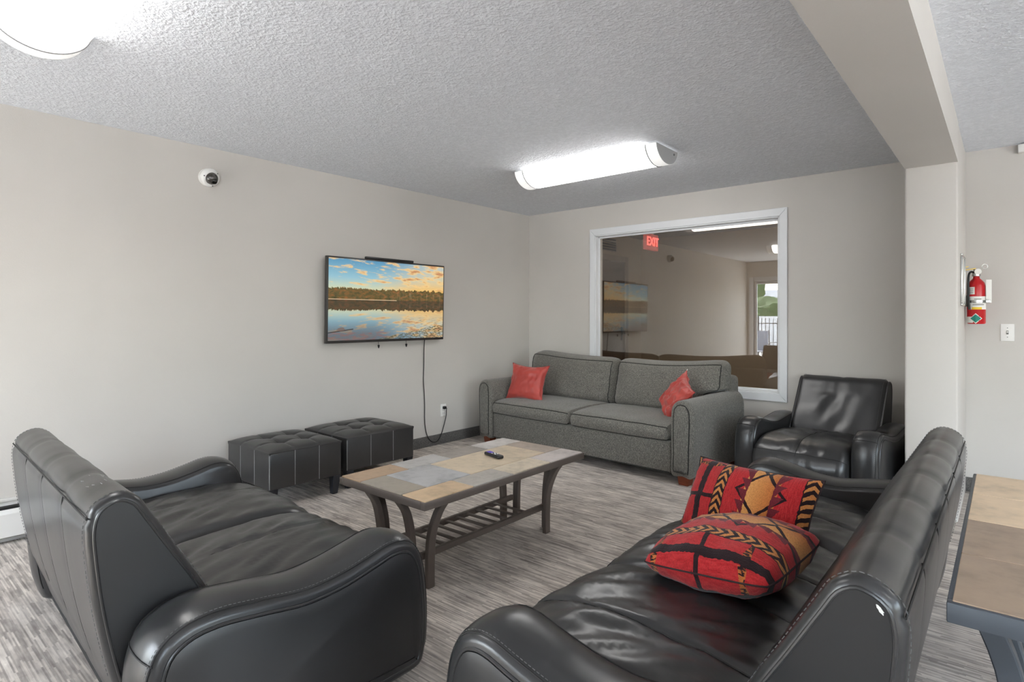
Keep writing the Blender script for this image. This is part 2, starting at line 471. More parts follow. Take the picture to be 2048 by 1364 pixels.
# back wall with the window opening
wx0, wx1, wz0, wz1 = -3.347, -1.487, .592, 2.124
b = B()
b.box(XW, wx0, YW, YW + T, 0, H).box(wx1, XR, YW, YW + T, 0, H).box(wx0, wx1, YW, YW + T, 0, wz0).box(wx0, wx1, YW, YW + T, wz1, H)
struct(b.build('wall_back', 'wall', smooth=False), 'greige wall with the interior window behind the sofa', 'wall')
# rear wall with patio door and an added daylight window
px0, px1, pz1 = -4.12, -2.25, 2.02
qx0, qx1 = .5, 3.8
b = B()
b.box(XW, px0, YR - T, YR, 0, H).box(px0, px1, YR - T, YR, pz1, H).box(px1, qx0, YR - T, YR, 0, H)
b.box(qx0, qx1, YR - T, YR, 0, .7).box(qx0, qx1, YR - T, YR, 2.05, H).box(qx1, XR, YR - T, YR, 0, H)
struct(b.build('wall_rear', 'wall', smooth=False), 'greige wall with the patio door behind the viewer', 'wall')
# stub wall and beam
struct(B().box(XB - WB, XB, YS, YW, 0, H, .012, 3).build('wall_stub', 'wall'), 'short wall end carrying the beam beside the armchair', 'wall')
struct(slab('trim_1', XB - WB, XB, YR, YS + .02, ZB, H, 'wall'), 'boxed greige ceiling beam between the two rooms', 'beam')
# base boards
struct(B().box(XW, XW + .008, .94, YW, 0, .102, .002).build('baseboard_left', 'vinyl_base'), 'speckled grey carpet base along the television wall', 'baseboard')
struct(B().box(XW + .008, XB - WB, YW - .008, YW, 0, .102, .002).build('baseboard_back', 'vinyl_base'), 'speckled grey carpet base along the back wall', 'baseboard')
struct(B().box(XB, XR, YW - .008, YW, 0, .102, .002).build('baseboard_right', 'vinyl_base'), 'speckled grey carpet base below the light switch', 'baseboard')

# interior window: casing boards, jambs, pane
w1 = empty('window_1', (0, 0, 0)); struct(w1, 'white cased interior window behind the grey sofa', 'window')
ox0, ox1, oz0, oz1 = -3.412, -1.424, .522, 2.194
def casing(pts, name='casing'):
    v = [Vector((x, YW - .018, z)) for x, z in pts] + [Vector((x, YW + .0, z)) for x, z in pts]
    v2 = v; f = [(0, 1, 2, 3), (7, 6, 5, 4)] + [(i, 4 + i, 4 + (i + 1) % 4, (i + 1) % 4) for i in range(4)]
    o = B().add(v2, f).build(name, 'trim_white', w1, smooth=False)
    bv = o.modifiers.new('bevel', 'BEVEL'); bv.width = .004; bv.segments = 2
casing([(ox0, oz1), (ox1, oz1), (wx1, wz1), (wx0, wz1)]); casing([(ox0, oz0), (ox1, oz0), (wx1, wz0), (wx0, wz0)])
casing([(ox0, oz0), (ox0, oz1), (wx0, wz1), (wx0, wz0)]); casing([(ox1, oz0), (ox1, oz1), (wx1, wz1), (wx1, wz0)])
jt = .012
B().box(wx0, wx0 + jt, YW - .012, YW + T, wz0, wz1, .002).build('jamb', 'trim_white', w1)
B().box(wx1 - jt, wx1, YW - .012, YW + T, wz0, wz1, .002).build('jamb', 'trim_white', w1)
B().box(wx0, wx1, YW - .012, YW + T, wz1 - jt, wz1, .002).build('jamb', 'trim_white', w1)
B().box(wx0, wx1, YW - .012, YW + T, wz0, wz0 + jt, .002).build('sill', 'trim_white', w1)
gs = .018
for nm, a in dict(l=(wx0 + jt, wx0 + jt + gs, wz0 + jt, wz1 - jt), r=(wx1 - jt - gs, wx1 - jt, wz0 + jt, wz1 - jt), t=(wx0 + jt, wx1 - jt, wz1 - jt - gs, wz1 - jt), bb=(wx0 + jt, wx1 - jt, wz0 + jt, wz0 + jt + gs)).items():
    B().box(a[0], a[1], YW + .035, YW + .06, a[2], a[3], .003).build('glazing_stop', 'trim_white', w1)
B().box(wx0 + jt, wx1 - jt, YW + .045, YW + .051, wz0 + jt, wz1 - jt).build('pane', 'window_glass', w1, smooth=False)

# hall behind the window
struct(slab('floor_hall', XW - T, XR, YW + T, YH + T, -.1, 0, 'hall_floor'), 'brown floor of the dim hall behind the window', 'floor')
struct(slab('ceiling_hall', XW - T, XR, YW + T, YH + T, H, H + .1, 'ceiling'), 'ceiling of the dim hall behind the window', 'ceiling')
struct(slab('wall_hall_end', XW - T, XR, YH, YH + T, 0, H, 'hall_wall'), 'beige end wall of the hall behind the window', 'wall')
struct(slab('wall_hall_left', XW - T, XW, YW + T, YH, 0, H, 'hall_wall'), 'beige side wall of the hall with the dark door', 'wall')
struct(slab('wall_hall_right', 0, T, YW + T, YH, 0, H, 'hall_wall'), 'beige right wall of the hall behind the window', 'wall')
d3 = empty('door_1', (XW, 7.08, 0)); struct(d3, 'dark wooden door at the left of the hall behind the window', 'door')
B().box(.0, .03, -.42, .42, 0, 2.05, .004).build('leaf', 'hall_door', d3)
B().box(.0, .045, .42, .5, 0, 2.13, .004).build('frame_post', 'hall_trim', d3); B().box(.0, .045, -.5, -.42, 0, 2.13, .004).build('frame_post', 'hall_trim', d3)
B().box(.0, .045, -.42, .42, 2.05, 2.13, .004).build('frame_head', 'hall_trim', d3)
hd = B().box(.03, .036, .3, .36, .92, 1.12, .004).build('handle', 'plastic_black', d3)
B().tube([(.036, .33, 1.02), (.08, .33, 1.02), (.085, .24, 1.02)], .01).build('lever', 'plastic_black', hd)
vent = empty('vent_grille', (XW, 7.0, 2.28), 0, 'dark air vent grille high in the hall above the door', 'vent')
B().box(0, .012, -.3, .3, -.1, .1, .002).build('grille_frame', 'hall_trim', vent)
for i in range(5): B().box(.012, .018, -.27, .27, -.085 + i * .036, -.062 + i * .036, .001).build('slat', 'dark_gap', vent)
ex = empty('exit_sign', (-3.42, 6.72, 2.10), 0, 'red lit EXIT sign hanging in the hall behind the window', 'exit sign')
B().box(-.025, .025, -.16, .16, 0, .2, .006).build('housing', 'exit_face', ex)
B().box(-.012, .012, -.05, .05, .2, .34, .003).build('ceiling_bracket', 'plastic_white', ex)
def text_obj(txt, size, mat, parent, loc, rot, name='lettering', depth=.003, align='CENTER'):
    c = bpy.data.curves.new(name, 'FONT'); c.body = txt; c.size = size; c.extrude = depth; c.align_x = align; c.align_y = 'CENTER'
    t = bpy.data.objects.new(name + '_tmp', c); COL.objects.link(t)
    dg = bpy.context.evaluated_depsgraph_get(); me = bpy.data.meshes.new_from_object(t.evaluated_get(dg)); bpy.data.objects.remove(t)
    me.materials.clear(); me.materials.append(M[mat])
    o = bpy.data.objects.new(name, me); COL.objects.link(o); o.parent = parent; o.location = loc; o.rotation_euler = rot; return o
text_obj('EXIT', .155, 'exit_letters', ex, (.029, 0, .1), (PI / 2, 0, PI / 2))

# ================================================================ ceiling fixtures
def fixture(x0, x1, yc, label, group=None, hw=.165, drop=.125, zc=H):
    r = empty('ceiling_light', ((x0 + x1) / 2, yc, zc), 0, label, 'ceiling light', group)
    L = (x1 - x0) / 2; e = .085
    n = 28
    arc = [(-hw, -.012)] + [(-hw * math.cos(PI * k / n), -.012 - (drop - .012) * math.sin(PI * k / n) ** 1.12) for k in range(1, n)] + [(hw, -.012)]
    def shell(a, bx, s=1.0):
        v, f = [], []
        for xx in (a, bx): v += [Vector((xx, p * s, q * s)) for p, q in arc]
        K = len(arc)
        f = [(i, i + 1, K + i + 1, K + i) for i in range(K - 1)]
        f += [tuple(range(K)), tuple(range(K, 2 * K))[::-1], (0, K, 2 * K - 1, K - 1)]
        return v, f
    B().add(*shell(-L + e, L - e, .985)).build('diffuser', 'diffuser', r)
    for s_ in (-1, 1):
        c = B().add(*shell(s_ * (L - e), s_ * (L - .004))).build('end_cap', 'lamp_cap', r)
        B().add(*shell(s_ * (L - .004), s_ * L, .99)).build('end_plate', 'lamp_plate', c)
        B().tube([(s_ * (L - e), p * 1.003, q * 1.003) for p, q in arc], .0038, 6).build('seam', 'lamp_seam', c)
        B().lathe([(.0, 0), (.008, 0), (.008, .004), (0, .004)], 10, Matrix.Translation((s_ * (L), hw * .62, -.04)) @ Matrix.Rotation(s_ * PI / 2, 4, 'Y')).build('screw', 'lamp_seam', c)
    B().box(-L + .02, L - .02, -hw + .02, hw - .02, -.012, 0, .002).build('base_plate', 'lamp_end', r)
    return r
fixture(-3.04, -1.79, 3.765, 'white half-round ceiling light nearest the back wall window')
fixture(-3.02, -1.77, .545, 'bright half-round ceiling light at the upper left corner')
fixture(1.2, 2.45, 3.765, 'unseen half-round ceiling light added to brighten the right-hand room near its back wall')  # unseen fixture, added as extra light from the right-hand room
fixture(1.2, 2.45, .545, 'unseen half-round ceiling light added to brighten the right-hand room near its added windows')  # second unseen fixture added to lift the light on the right
M['diffuser_hall_added'] = M['diffuser'].copy(); M['diffuser_hall_added'].name = 'diffuser_hall_added'
hb = M['diffuser_hall_added'].node_tree.nodes['Principled BSDF']; hb.inputs['Emission Strength'].default_value = 22.0
hb.inputs['Emission Color'].default_value = (1, .86, .66, 1)
hl = fixture(-2.6, -1.4, 5.72, 'unseen warm half-round ceiling light added to brighten the hall behind the window')  # added lamp, hidden above the window, that lights the hall
hl.children[0].data.materials[0] = M['diffuser_hall_added']

# ================================================================ wall things
# television
tv = empty('television', (XW, 3.243, 1.395), 0, 'flat television on the left wall showing a sunset lake', 'television')
tw, th = 1.285, .716
tilt = math.radians(1.2); TM = Matrix.Translation((.055, 0, 0)) @ Matrix.Rotation(tilt, 4, 'Y')
bz = .014
B().box(-.012, .022, -tw / 2, tw / 2, -th / 2, th / 2, .004, 2, TM).build('housing', 'plastic_dark', tv)
sv = [TM @ Vector((.0245, y_, z_)) for y_, z_ in ((-tw / 2 + bz, -th / 2 + bz * 1.6), (tw / 2 - bz, -th / 2 + bz * 1.6), (tw / 2 - bz, th / 2 - bz), (-tw / 2 + bz, th / 2 - bz))]
sb = [q - Vector((.003, 0, 0)) for q in sv]
B().add(sv + sb, [(0, 1, 2, 3), (7, 6, 5, 4)] + [(i, (i + 1) % 4, 4 + (i + 1) % 4, 4 + i) for i in range(4)]).build('screen', 'tv_picture', tv, smooth=False)
B().box(-.055, -.012, -.3, .3, -.2, .2, .004).build('wall_mount', 'plastic_black', tv)
B().box(-.012, .018, -.262, .262, th / 2, th / 2 + .022, .006, 2, TM).build('sensor_bar', 'plastic_black', tv)
for yy in (-.11, .2):
    c = B().tube([TM @ Vector((-.005, yy, -th / 2)), TM @ Vector((-.005, yy + .004, -th / 2 - .035))], .0018, 6).build('pull_cord', 'plastic_black', tv)
    B().lathe([(.002, 0), (.011, -.004), (.008, -.02), (.003, -.032)], 10, Matrix.Translation(TM @ Vector((-.005, yy + .004, -th / 2 - .027)))).build('pull_tip', 'plastic_black', c)
# outlet and power cord
ol = empty('wall_outlet', (XW, 3.945, .332), 0, 'white wall outlet with a plug below the television', 'outlet')
B().box(0, .006, -.037, .037, -.06, .06, .003).build('cover_plate', 'plastic_white', ol)
for z_ in (-.03, .024):
    so = B().box(.006, .008, -.017, .017, z_ - .014, z_ + .014, .002).build('socket', 'plastic_white', ol)
    for y_ in (-.007, .007): B().box(.008, .0083, y_ - .0015, y_ + .0015, z_ - .005, z_ + .006).build('slot', 'dark_gap', so, smooth=False)
pc = empty('power_cord', (XW, 3.7, .1), 0, 'black power cord hanging from the television to the outlet', 'cord')
cp = [(.03, -.02, .955), (.02, -.02, .85), (.012, -.015, .7), (.012, -.02, .55), (.014, -.012, .42), (.012, -.005, .3), (.012, -.005, .17), (.012, .01, .06), (.014, .045, -.02), (.018, .1, -.062), (.022, .155, -.055), (.022, .2, -.0), (.022, .235, .08), (.022, .265, .17), (.03, .262, .235), (.05, .248, .256), (.03, .245, .257)]
B().tube(crom(cp, 90), .0042, 8).build('cable', 'rubber_black', pc)
B().box(.0084, .036, .228, .262, .243, .271, .006).build('plug', 'rubber_black', pc)
# dome camera
dc = empty('dome_camera', (XW, 1.712, 2.226), 0, 'white dome security camera high on the left wall', 'security camera')
RX = Matrix.Rotation(PI / 2, 4, 'Y'); TILT = Matrix.Rotation(math.radians(30), 4, 'Y')
B().lathe([(.062, 0), (.064, .01), (.063, .03)], 32, RX).build('wall_base', 'plastic_white', dc)
DM = Matrix.Translation((.036, 0, -.002)) @ Matrix.Rotation(math.radians(8), 4, 'Z') @ Matrix.Rotation(PI / 2 + math.radians(22), 4, 'Y')
B().lathe([(.056, -.022), (.063, -.01), (.064, .008), (.060, .02), (.046, .028), (.043, .028)], 32, DM).build('housing', 'plastic_white', dc)
bub = B().lathe([(.0425 * math.cos(PI / 2 * k / 8) + .0002, .026 + .036 * math.sin(PI / 2 * k / 8)) for k in range(9)], 28, DM).build('bubble', 'dome_smoke', dc)
B().lathe([(.018, .045), (.019, .058), (.012, .064)], 18, DM @ Matrix.Translation((.012, .008, -.0))).build('lens', 'lens_black', dc)
for a in (20, 140, 260):
    q = math.radians(a); B().lathe([(.0035, .022), (.0035, .027)], 8, DM @ Matrix.Translation((.0535 * math.cos(q), .0535 * math.sin(q), 0))).build('screw', 'dark_gap', dc)
# baseboard heater
hh = empty('baseboard_heater', (XW, 0, 0), 0, 'white metal baseboard heater along the left wall', 'heater')
B().box(0, .012, YR + .05, .9, .0, .235, .002).build('back_plate', 'heater_white', hh)
B().box(.01, .055, YR + .06, .89, .03, .2, .002).build('fin_core', 'dark_gap', hh)
ps = [(.066, .035), (.072, .04), (.072, .165), (.062, .185), (.045, .192), (.045, .186), (.058, .18), (.064, .16), (.064, .04)]
b = B(); K = len(ps); b.add([Vector((x_, y_, z_)) for y_ in (YR + .05, .9) for x_, z_ in ps], [(i, (i + 1) % K, K + (i + 1) % K, K + i) for i in range(K)] + [tuple(range(K)), tuple(range(K, 2 * K))[::-1]])
b.build('front_cover', 'heater_white', hh, smooth=False)
B().box(0, .02, YR + .05, .9, .222, .24, .003).build('top_lip', 'heater_white', hh)
B().box(.0, .074, .9, .93, 0, .24, .004).build('end_cap', 'heater_white', hh)
# light switch
sw = empty('light_switch', (.006, YW, 1.145), 0, 'white light switch on the wall right of the stub wall', 'light switch')
B().box(-.037, .037, -.006, 0, -.06, .06, .003).build('cover_plate', 'plastic_white', sw)
B().box(-.006, .006, -.008, -.006, -.013, .013, .001).build('slot', 'print_grey', sw)
B().box(-.0045, .0045, -.018, -.006, -.001, .009, .002).build('toggle', 'plastic_white', sw)
for z_ in (-.032, .032): B().lathe([(.003, 0), (.003, .0015)], 8, Matrix.Translation((0, -.006, z_)) @ Matrix.Rotation(PI / 2, 4, 'X')).build('screw', 'print_grey', sw)
# small white unit high on the back wall of the right room
al = empty('alarm_sounder', (.19, YW, 2.405), 0, 'small white box high on the wall at the right edge', 'alarm')
B().box(-.13, .13, -.055, 0, -.028, .028, .006).build('housing', 'plastic_white', al)
B().box(-.09, .09, -.058, -.055, -.02, .02, .002).build('grille', 'paper_white', al)
# framed notice on the stub wall
fn = empty('framed_notice', (XB, 4.80, 1.49), 0, 'thin silver frame seen edge-on beside the fire extinguisher', 'frame')
for z0, z1, y0, y1 in ((-.165, -.15, -.17, .17), (.15, .165, -.17, .17), (-.15, .15, -.17, -.155), (-.15, .15, .155, .17)):
    B().box(0, .014, y0, y1, z0, z1, .003).build('frame_bar', 'chrome', fn)
B().box(0, .006, -.155, .155, -.15, .15).build('notice_sheet', 'paper_white', fn, smooth=False)
# fire extinguisher
fe = empty('fire_extinguisher', (XB + .064, 5.17, 1.205), math.radians(20), 'red fire extinguisher strapped to the stub wall', 'fire extinguisher')
R_ = .052
B().lathe([(.03, 0), (R_ - .006, .0), (R_, .008), (R_, .262), (R_ - .006, .285), (R_ - .022, .305), (.02, .315), (.018, .33)], 32).build('cylinder', 'extinguisher_red', fe)
vl = B().lathe([(.017, .328), (.024, .332), (.024, .352), (.017, .358), (.017, .38)], 18).build('valve', 'chrome', fe)
B().lathe([(.0, 0), (.019, 0), (.02, .01), (.0, .011)], 18, Matrix.Translation((-.0, -.022, .362)) @ Matrix.Rotation(PI / 2, 4, 'X')).build('gauge', 'paper_white', vl)
B().box(-.012, .05, -.009, .009, .378, .386, .002, 2, Matrix.Rotation(math.radians(-8), 4, 'Y')).build('carry_handle', 'brass', vl)
B().box(-.016, .052, -.008, .008, .396, .403, .002, 2, Matrix.Rotation(math.radians(-14), 4, 'Y')).build('lever', 'brass', vl)
B().tube([(.045 + .016 * math.cos(2 * PI * k / 16), -.012, .398 + .016 * math.sin(2 * PI * k / 16)) for k in range(16)], .002, 6, closed=True).build('pull_pin', 'chrome', vl)
B().tube(crom([(-.012, 0, .358), (-.035, -.008, .362), (-.05, -.02, .335), (-.056, -.03, .27), (-.056, -.035, .16), (-.052, -.034, .1)], 30), .007, 8).build('hose', 'rubber_black', fe)
def wrap(name, a0, a1, z0, z1, mat, parent=fe, rr=R_ + .0008, n=14):
    b = B()
    v = []
    for k in range(n + 1):
        a = math.radians(a0 + (a1 - a0) * k / n)
        for r in (rr, rr + .0008):
            for z_ in (z0, z1): v.append(Vector((r * math.cos(a), r * math.sin(a), z_)))
    f = []
    for k in range(n):
        p, q = 4 * k, 4 * k + 4
        f += [(p + 2, q + 2, q + 3, p + 3), (p, p + 1, q + 1, q), (p + 1, p + 3, q + 3, q + 1), (p, q, q + 2, p + 2)]
    f += [(0, 2, 3, 1), (4 * n, 4 * n + 1, 4 * n + 3, 4 * n + 2)]
    return b.add(v, f).build(name, mat, parent)
lb = wrap('instruction_label', -150, -30, .1, .19, 'paper_white')
wrap('yellow_stripe', -135, -75, .1, .116, 'label_yellow', lb, R_ + .0018)
for k in range(4): wrap('print_line', -130 + 3 * k, -60 - 6 * k, .13 + k * .013, .135 + k * .013, 'print_grey', lb, R_ + .0018)
lb2 = wrap('inspection_label', -175, -118, .205, .255, 'paper_white')
for k in range(3): wrap('print_line', -168, -126, .214 + k * .013, .218 + k * .013, 'print_grey', lb2, R_ + .0018, 8)
wrap('lower_label', -185, -128, .008, .05, 'paper_white')
st = wrap('strap', -200, 30, .146, .164, 'chrome', fe, R_ + .003, 24)
B().box(.034, .06, -.062, -.04, .143, .167, .003).build('strap_latch', 'chrome', st)
def diamond(s, lift_, mat, parent, name):
    b = B(); n = 6; a0 = math.radians(-112); v = []
    pts = [(0, s), (s, 0), (0, -s), (-s, 0)]
    front = []; back = []
    for u_, z_ in pts:
        a = a0 + u_ / R_; front.append(Vector(((R_ + lift_) * math.cos(a), (R_ + lift_) * math.sin(a), .038 + z_))); back.append(Vector(((R_ - .004) * math.cos(a), (R_ - .004) * math.sin(a), .038 + z_)))
    ac = Vector(((R_ + lift_ + .001) * math.cos(a0), (R_ + lift_ + .001) * math.sin(a0), .038))
    return b.add(front + back + [ac], [(0, 1, 8), (1, 2, 8), (2, 3, 8), (3, 0, 8), (7, 6, 5, 4)] + [(i, 4 + i, 4 + (i + 1) % 4, (i + 1) % 4) for i in range(4)]).build(name, mat, parent, smooth=False)
dm = diamond(.036, .003, 'paper_white', fe, 'hazard_diamond'); diamond(.029, .0045, 'label_green', dm, 'green_field')
tg = B().box(-.002, .0, -.022, .022, -.16, 0, .0008, 1, Matrix.Translation((.06, -.035, .305)) @ Matrix.Rotation(math.radians(-62), 4, 'Z')).build('paper_tag', 'paper_white', fe)
B().box(-.06, -.05, -.02, .02, .12, .2, .002).build('wall_bracket', 'chrome', fe)

# ================================================================ leather suite
BACK = crom([(.16, .04), (.10, .17), (.058, .31), (.024, .485), (.006, .64), (.004, .715), (.022, .764), (.072, .787), (.116, .768), (.150, .715), (.205, .62), (.25, .545), (.292, .47), (.335, .385), (.36, .30), (.36, .16), (.30, .06)], 110, True)
ARM = crom([(.13, .035), (.09, .10), (.07, .22), (.066, .34), (.095, .435), (.16, .484), (.25, .497), (.37, .484), (.49, .468), (.60, .476), (.70, .498), (.78, .518), (.84, .516), (.893, .488), (.932, .42), (.950, .32), (.955, .21), (.946, .11), (.912, .045), (.80, .03), (.55, .03), (.30, .03)], 96, True)
SEAT = crom([(.26, .20), (.27, .33), (.36, .385), (.50, .405), (.65, .413), (.80, .413), (.90, .395), (.975, .35), (1.015, .285), (1.018, .21), (.985, .135), (.88, .105), (.60, .10), (.35, .10)], 84, True)
def prof_path(prof, sel, off=0.0):
    N = normals2(prof); return [(p + n_ * off) for p, n_ in zip(prof, N) if sel(p)]
def open_run(prof, sel, off=0.0):
    """the run of loop points that satisfy sel, in order, as one open path"""
    N = normals2(prof); K = len(prof); ok = [sel(p) for p in prof]
    st_ = next(i for i in range(K) if ok[i] and not ok[i - 1]); out = []
    for k in range(K):
        i = (st_ + k) % K
        if not ok[i]: break
        out.append(prof[i] + N[i] * off)
    return out
def dashes(path, L=.008, gap=.005, r=.0011):
    b = B(); acc = 0.0; on = True; cur = [path[0]]
    P = [Vector(p) for p in path]; tot = 0; seg = [0]
    for i in range(len(P) - 1): tot += (P[i + 1] - P[i]).length; seg.append(tot)
    def at(d):
        for i in range(len(P) - 1):
            if seg[i + 1] >= d: return P[i].lerp(P[i + 1], (d - seg[i]) / max(1e-9, seg[i + 1] - seg[i]))
        return P[-1]
    d = 0
    while d + L < tot:
        b.tube([at(d), at(d + L)], r, 4); d += L + gap
    return b
def leather_piece(name, n, ws, label, cat, loc, rz, seed, scratches=False, patch=False, aw=.1):
    r = empty(name, (loc[0], loc[1], 0), rz, label, cat, 'matching black leather suite')
    hw = n * ws / 2
    B().box(-hw, hw, .13, .93, .05, .2, .01).build('base_frame', 'black_base', r)
    for sx in (-1, 1):
        for yy in (.2, .86): B().box(sx * (hw + .06) - .03, sx * (hw + .06) + .03, yy - .03, yy + .03, 0, .045, .004).build('foot', 'black_base', r)
    # back
    nch = 2 * n; cw = 2 * hw / nch
    xs = []
    for c in range(nch):
        for k in range(12): xs.append(-hw + cw * (c + k / 12))
    xs.append(hw)
    xs = sorted(set([round(q, 5) for q in xs] + [sg * (hw - q) for sg in (-1, 1) for q in (.001, .004, .01, .018, .03)]))
    def boff(i, x):
        p = BACK[i]
        rear = p.x < .06 and p.y < .70 or p.y < .25
        u = ((x + hw) / cw) % 1.0; c = abs(2 * u - 1)
        edge = min(x + hw, hw - x) < cw * .5
        if edge and c > 0:   # the outer half of the last channels has no seam dip
            inner = (x + hw > cw * .5 and x < 0) or (hw - x > cw * .5 and x > 0)
            if (x < -hw + cw * .5) or (x > hw - cw * .5): c = 0
        A = .002 if rear else .004
        d = A * (.35 * (1 - c * c) - c ** 7)
        dn = abs(p.x - .006) + abs(p.y - .735)
        d -= .006 * max(0, 1 - dn / .022)
        if not rear: d += .004 * nz(x * 9 + seed, p.y * 5, p.x * 5)
        if n == 1 and not rear and p.y < .66: d += .014 * nz(x * 11 + seed + p.y * 4, p.y * 4.5, 2.0) * max(0, 1 - abs(x) / .24)
        return d - end_inset(x, hw, .04 if n == 1 else .022)
    bo = sweep(BACK, xs, boff, lambda a, c, x: Vector((x, a, c))).build('backrest', 'leather_black', r)
    topsel = lambda p: p.y > .30 and not (p.x < .03 and p.y < .735)
    for c in range(1, nch):
        x = -hw + cw * c
        B().tube([(x, q.x, q.y) for q in open_run(BACK, topsel, -.0038)], .0028, 6).build('seam', 'leather_seam', bo)
        B().tube([(x, q.x, q.y) for q in open_run(BACK, lambda p: p.x < .09 and .08 < p.y < .735, -.0032)], .0018, 6).build('seam', 'leather_seam', bo)
    B().tube([(-hw + .01 + (2 * hw - .02) * k / 40, .0055, .735) for k in range(41)], .0024, 6).build('rear_seam', 'leather_seam', bo)
    NB = normals2(BACK)
    for sx in (-1, 1):
        inner = [p - q * .016 for p, q in zip(BACK, NB)]
        v = [Vector((sx * (hw - .02), p.x, p.y)) for p in inner] + [Vector((sx * (hw + .002), p.x, p.y)) for p in inner]
        K = len(inner)
        ep = B().add(v, [(i, (i + 1) % K, K + (i + 1) % K, K + i) for i in range(K)] + [tuple(range(K)), tuple(range(K, 2 * K))[::-1]]).build('end_panel', 'leather_panel', bo)
        B().tube([(sx * (hw + .001), q.x, q.y) for q in open_run(BACK, lambda p: p.y > .2, -.0165)], .0042, 8).build('piping', 'leather_black', ep)
        run = [(sx * (hw - .026), q.x, q.y) for q in open_run(BACK, lambda p: p.y > .3, .0035)]
        dashes(run).build('stitching', 'stitch', bo)
    # seat cushions
    for k in range(n):
        xc = -hw + ws * (k + .5); h2 = ws / 2 - .003
        cu = empty('seat_cushion', (0, 0, 0)); bpy.data.objects.remove(cu)
        xs2 = [-h2 + 2 * h2 * q / 44 for q in range(45)]
        def soff(i, x, k=k):
            p = SEAT[i]; topz = p.y > .33
            e = end_inset(x, h2, .055)
            d = .012 * (1 - (x / h2) ** 2)
            if topz:
                f = max(0, 1 - abs(x / h2) ** 4)
                d += f * ((.004 if n == 1 else .011) * nz(x * 8 + p.x * 7 + seed + k * 3.1, p.x * 2.2 - x * 2.0, seed) + .009 * nz(x * 21 + p.x * 15 + seed + k, p.x * 5 - x * 5, 1.3) + .004 * nz(x * 44 + p.x * 26, p.x * 9 - x * 9, 2.0))
                d -= .005 * max(0, (1 - abs(x) / .012)) if n == 1 else .008 * max(0, (1 - abs(x + .07) / .012))
            elif p.x > .8: d += .005 * nz(x * 22 + seed, p.y * 7, 4.0 + k)
            return d - e
        co = sweep(SEAT, xs2, soff, lambda a, c, x, xc=xc: Vector((xc + x, a, c))).build('seat_cushion', 'leather_black', r)
        xsn = 0.0 if n == 1 else -.07
        NS = normals2(SEAT); sel = [i for i in range(len(SEAT)) if SEAT[i].y > .335 or (SEAT[i].x > .95 and SEAT[i].y > .30)]
        ii = sorted(sel); pth = [(xc + xsn, (SEAT[i] + NS[i] * (soff(i, xsn) + .002)).x, (SEAT[i] + NS[i] * (soff(i, xsn) + .002)).y) for i in ii]
        B().tube(pth, .0022, 6).build('seam', 'leather_seam', co)
        iF = min(range(len(SEAT)), key=lambda i: abs(SEAT[i].x - .985) + abs(SEAT[i].y - .335))
        pth = []
        for q in range(41):
            x = -h2 * .985 + 2 * h2 * .985 * q / 40; pt = SEAT[iF] + NS[iF] * (soff(iF, x) + .001); pth.append((xc + x, pt.x, pt.y))
        B().tube(pth, .002, 6).build('front_seam', 'leather_seam', co)
    # arms
    NA = normals2(ARM)
    for sx in (-1, 1):
        xc = sx * (hw + aw)
        st_ = [-aw, -aw + .004, -aw + .012, -aw * .75, -aw * .5, -aw * .25, 0, aw * .25, aw * .5, aw * .75, aw - .012, aw - .004, aw]
        ao = sweep(ARM, st_, lambda i, w_: -.034 * (1 - math.sqrt(max(0, 1 - (abs(w_) / aw) ** 2.2))) + .002 * nz(ARM[i].x * 9, ARM[i].y * 9, w_ * 9 + seed), lambda a, c, w_: Vector((xc + w_, a, c))).build('arm', 'leather_black', r)
        for side in (-1, 1):
            ww = side * (aw + .0005)
            inner = [p - q * .052 for p, q in zip(ARM, NA)]; in2 = [p - q * .075 for p, q in zip(ARM, NA)]; K = len(inner)
            v = [Vector((xc + ww * .97, p.x, p.y)) for p in inner] + [Vector((xc + ww + side * .005, p.x, p.y)) for p in inner] + [Vector((xc + ww + side * .012, p.x, p.y)) for p in in2]
            fc = [(i, (i + 1) % K, K + (i + 1) % K, K + i) for i in range(K)] + [(K + i, K + (i + 1) % K, 2 * K + (i + 1) % K, 2 * K + i) for i in range(K)] + [tuple(range(2 * K, 3 * K)), tuple(range(K))[::-1]]
            if side == sx:
                pn = B().add(v, fc).build('side_panel', 'leather_panel', ao)
                B().tube([(xc + ww, p.x, p.y) for p in [p_ - q * .047 for p_, q in zip(ARM, NA)]], .005, 8, closed=True).build('piping', 'leather_black', ao)
            run = [(xc + side * aw * .86, (p - q * .0175).x, (p - q * .0175).y) for p, q in zip(ARM, NA) if p.y > .09]
            run = [(xc + side * aw * .86, q.x, q.y) for q in open_run(ARM, lambda p: p.y > .09, -.0155)]
            B().tube(run, .0022, 6).build('seam', 'leather_seam', ao)
            if side == sx:
                run2 = [(xc + side * aw * .80, q.x, q.y) for q in open_run(ARM, lambda p: p.y > .12, -.0105)]
                dashes(run2, .007, .005, .0009).build('stitching', 'stitch', ao)
        for tgt in ((.90, .475), (.08, .40)):
            i0 = min(range(len(ARM)), key=lambda i: (ARM[i].x - tgt[0]) ** 2 + (ARM[i].y - tgt[1]) ** 2)
            pt = []
            for q in range(17):
                w_ = -aw * .9 + 1.8 * aw * q / 16; d = -.034 * (1 - math.sqrt(max(0, 1 - (abs(w_) / aw) ** 2.2))) + .0005
                pp = ARM[i0] + NA[i0] * d; pt.append((xc + w_, pp.x, pp.y))
            B().tube(pt, .002, 6).build('cross_seam', 'leather_seam', ao)
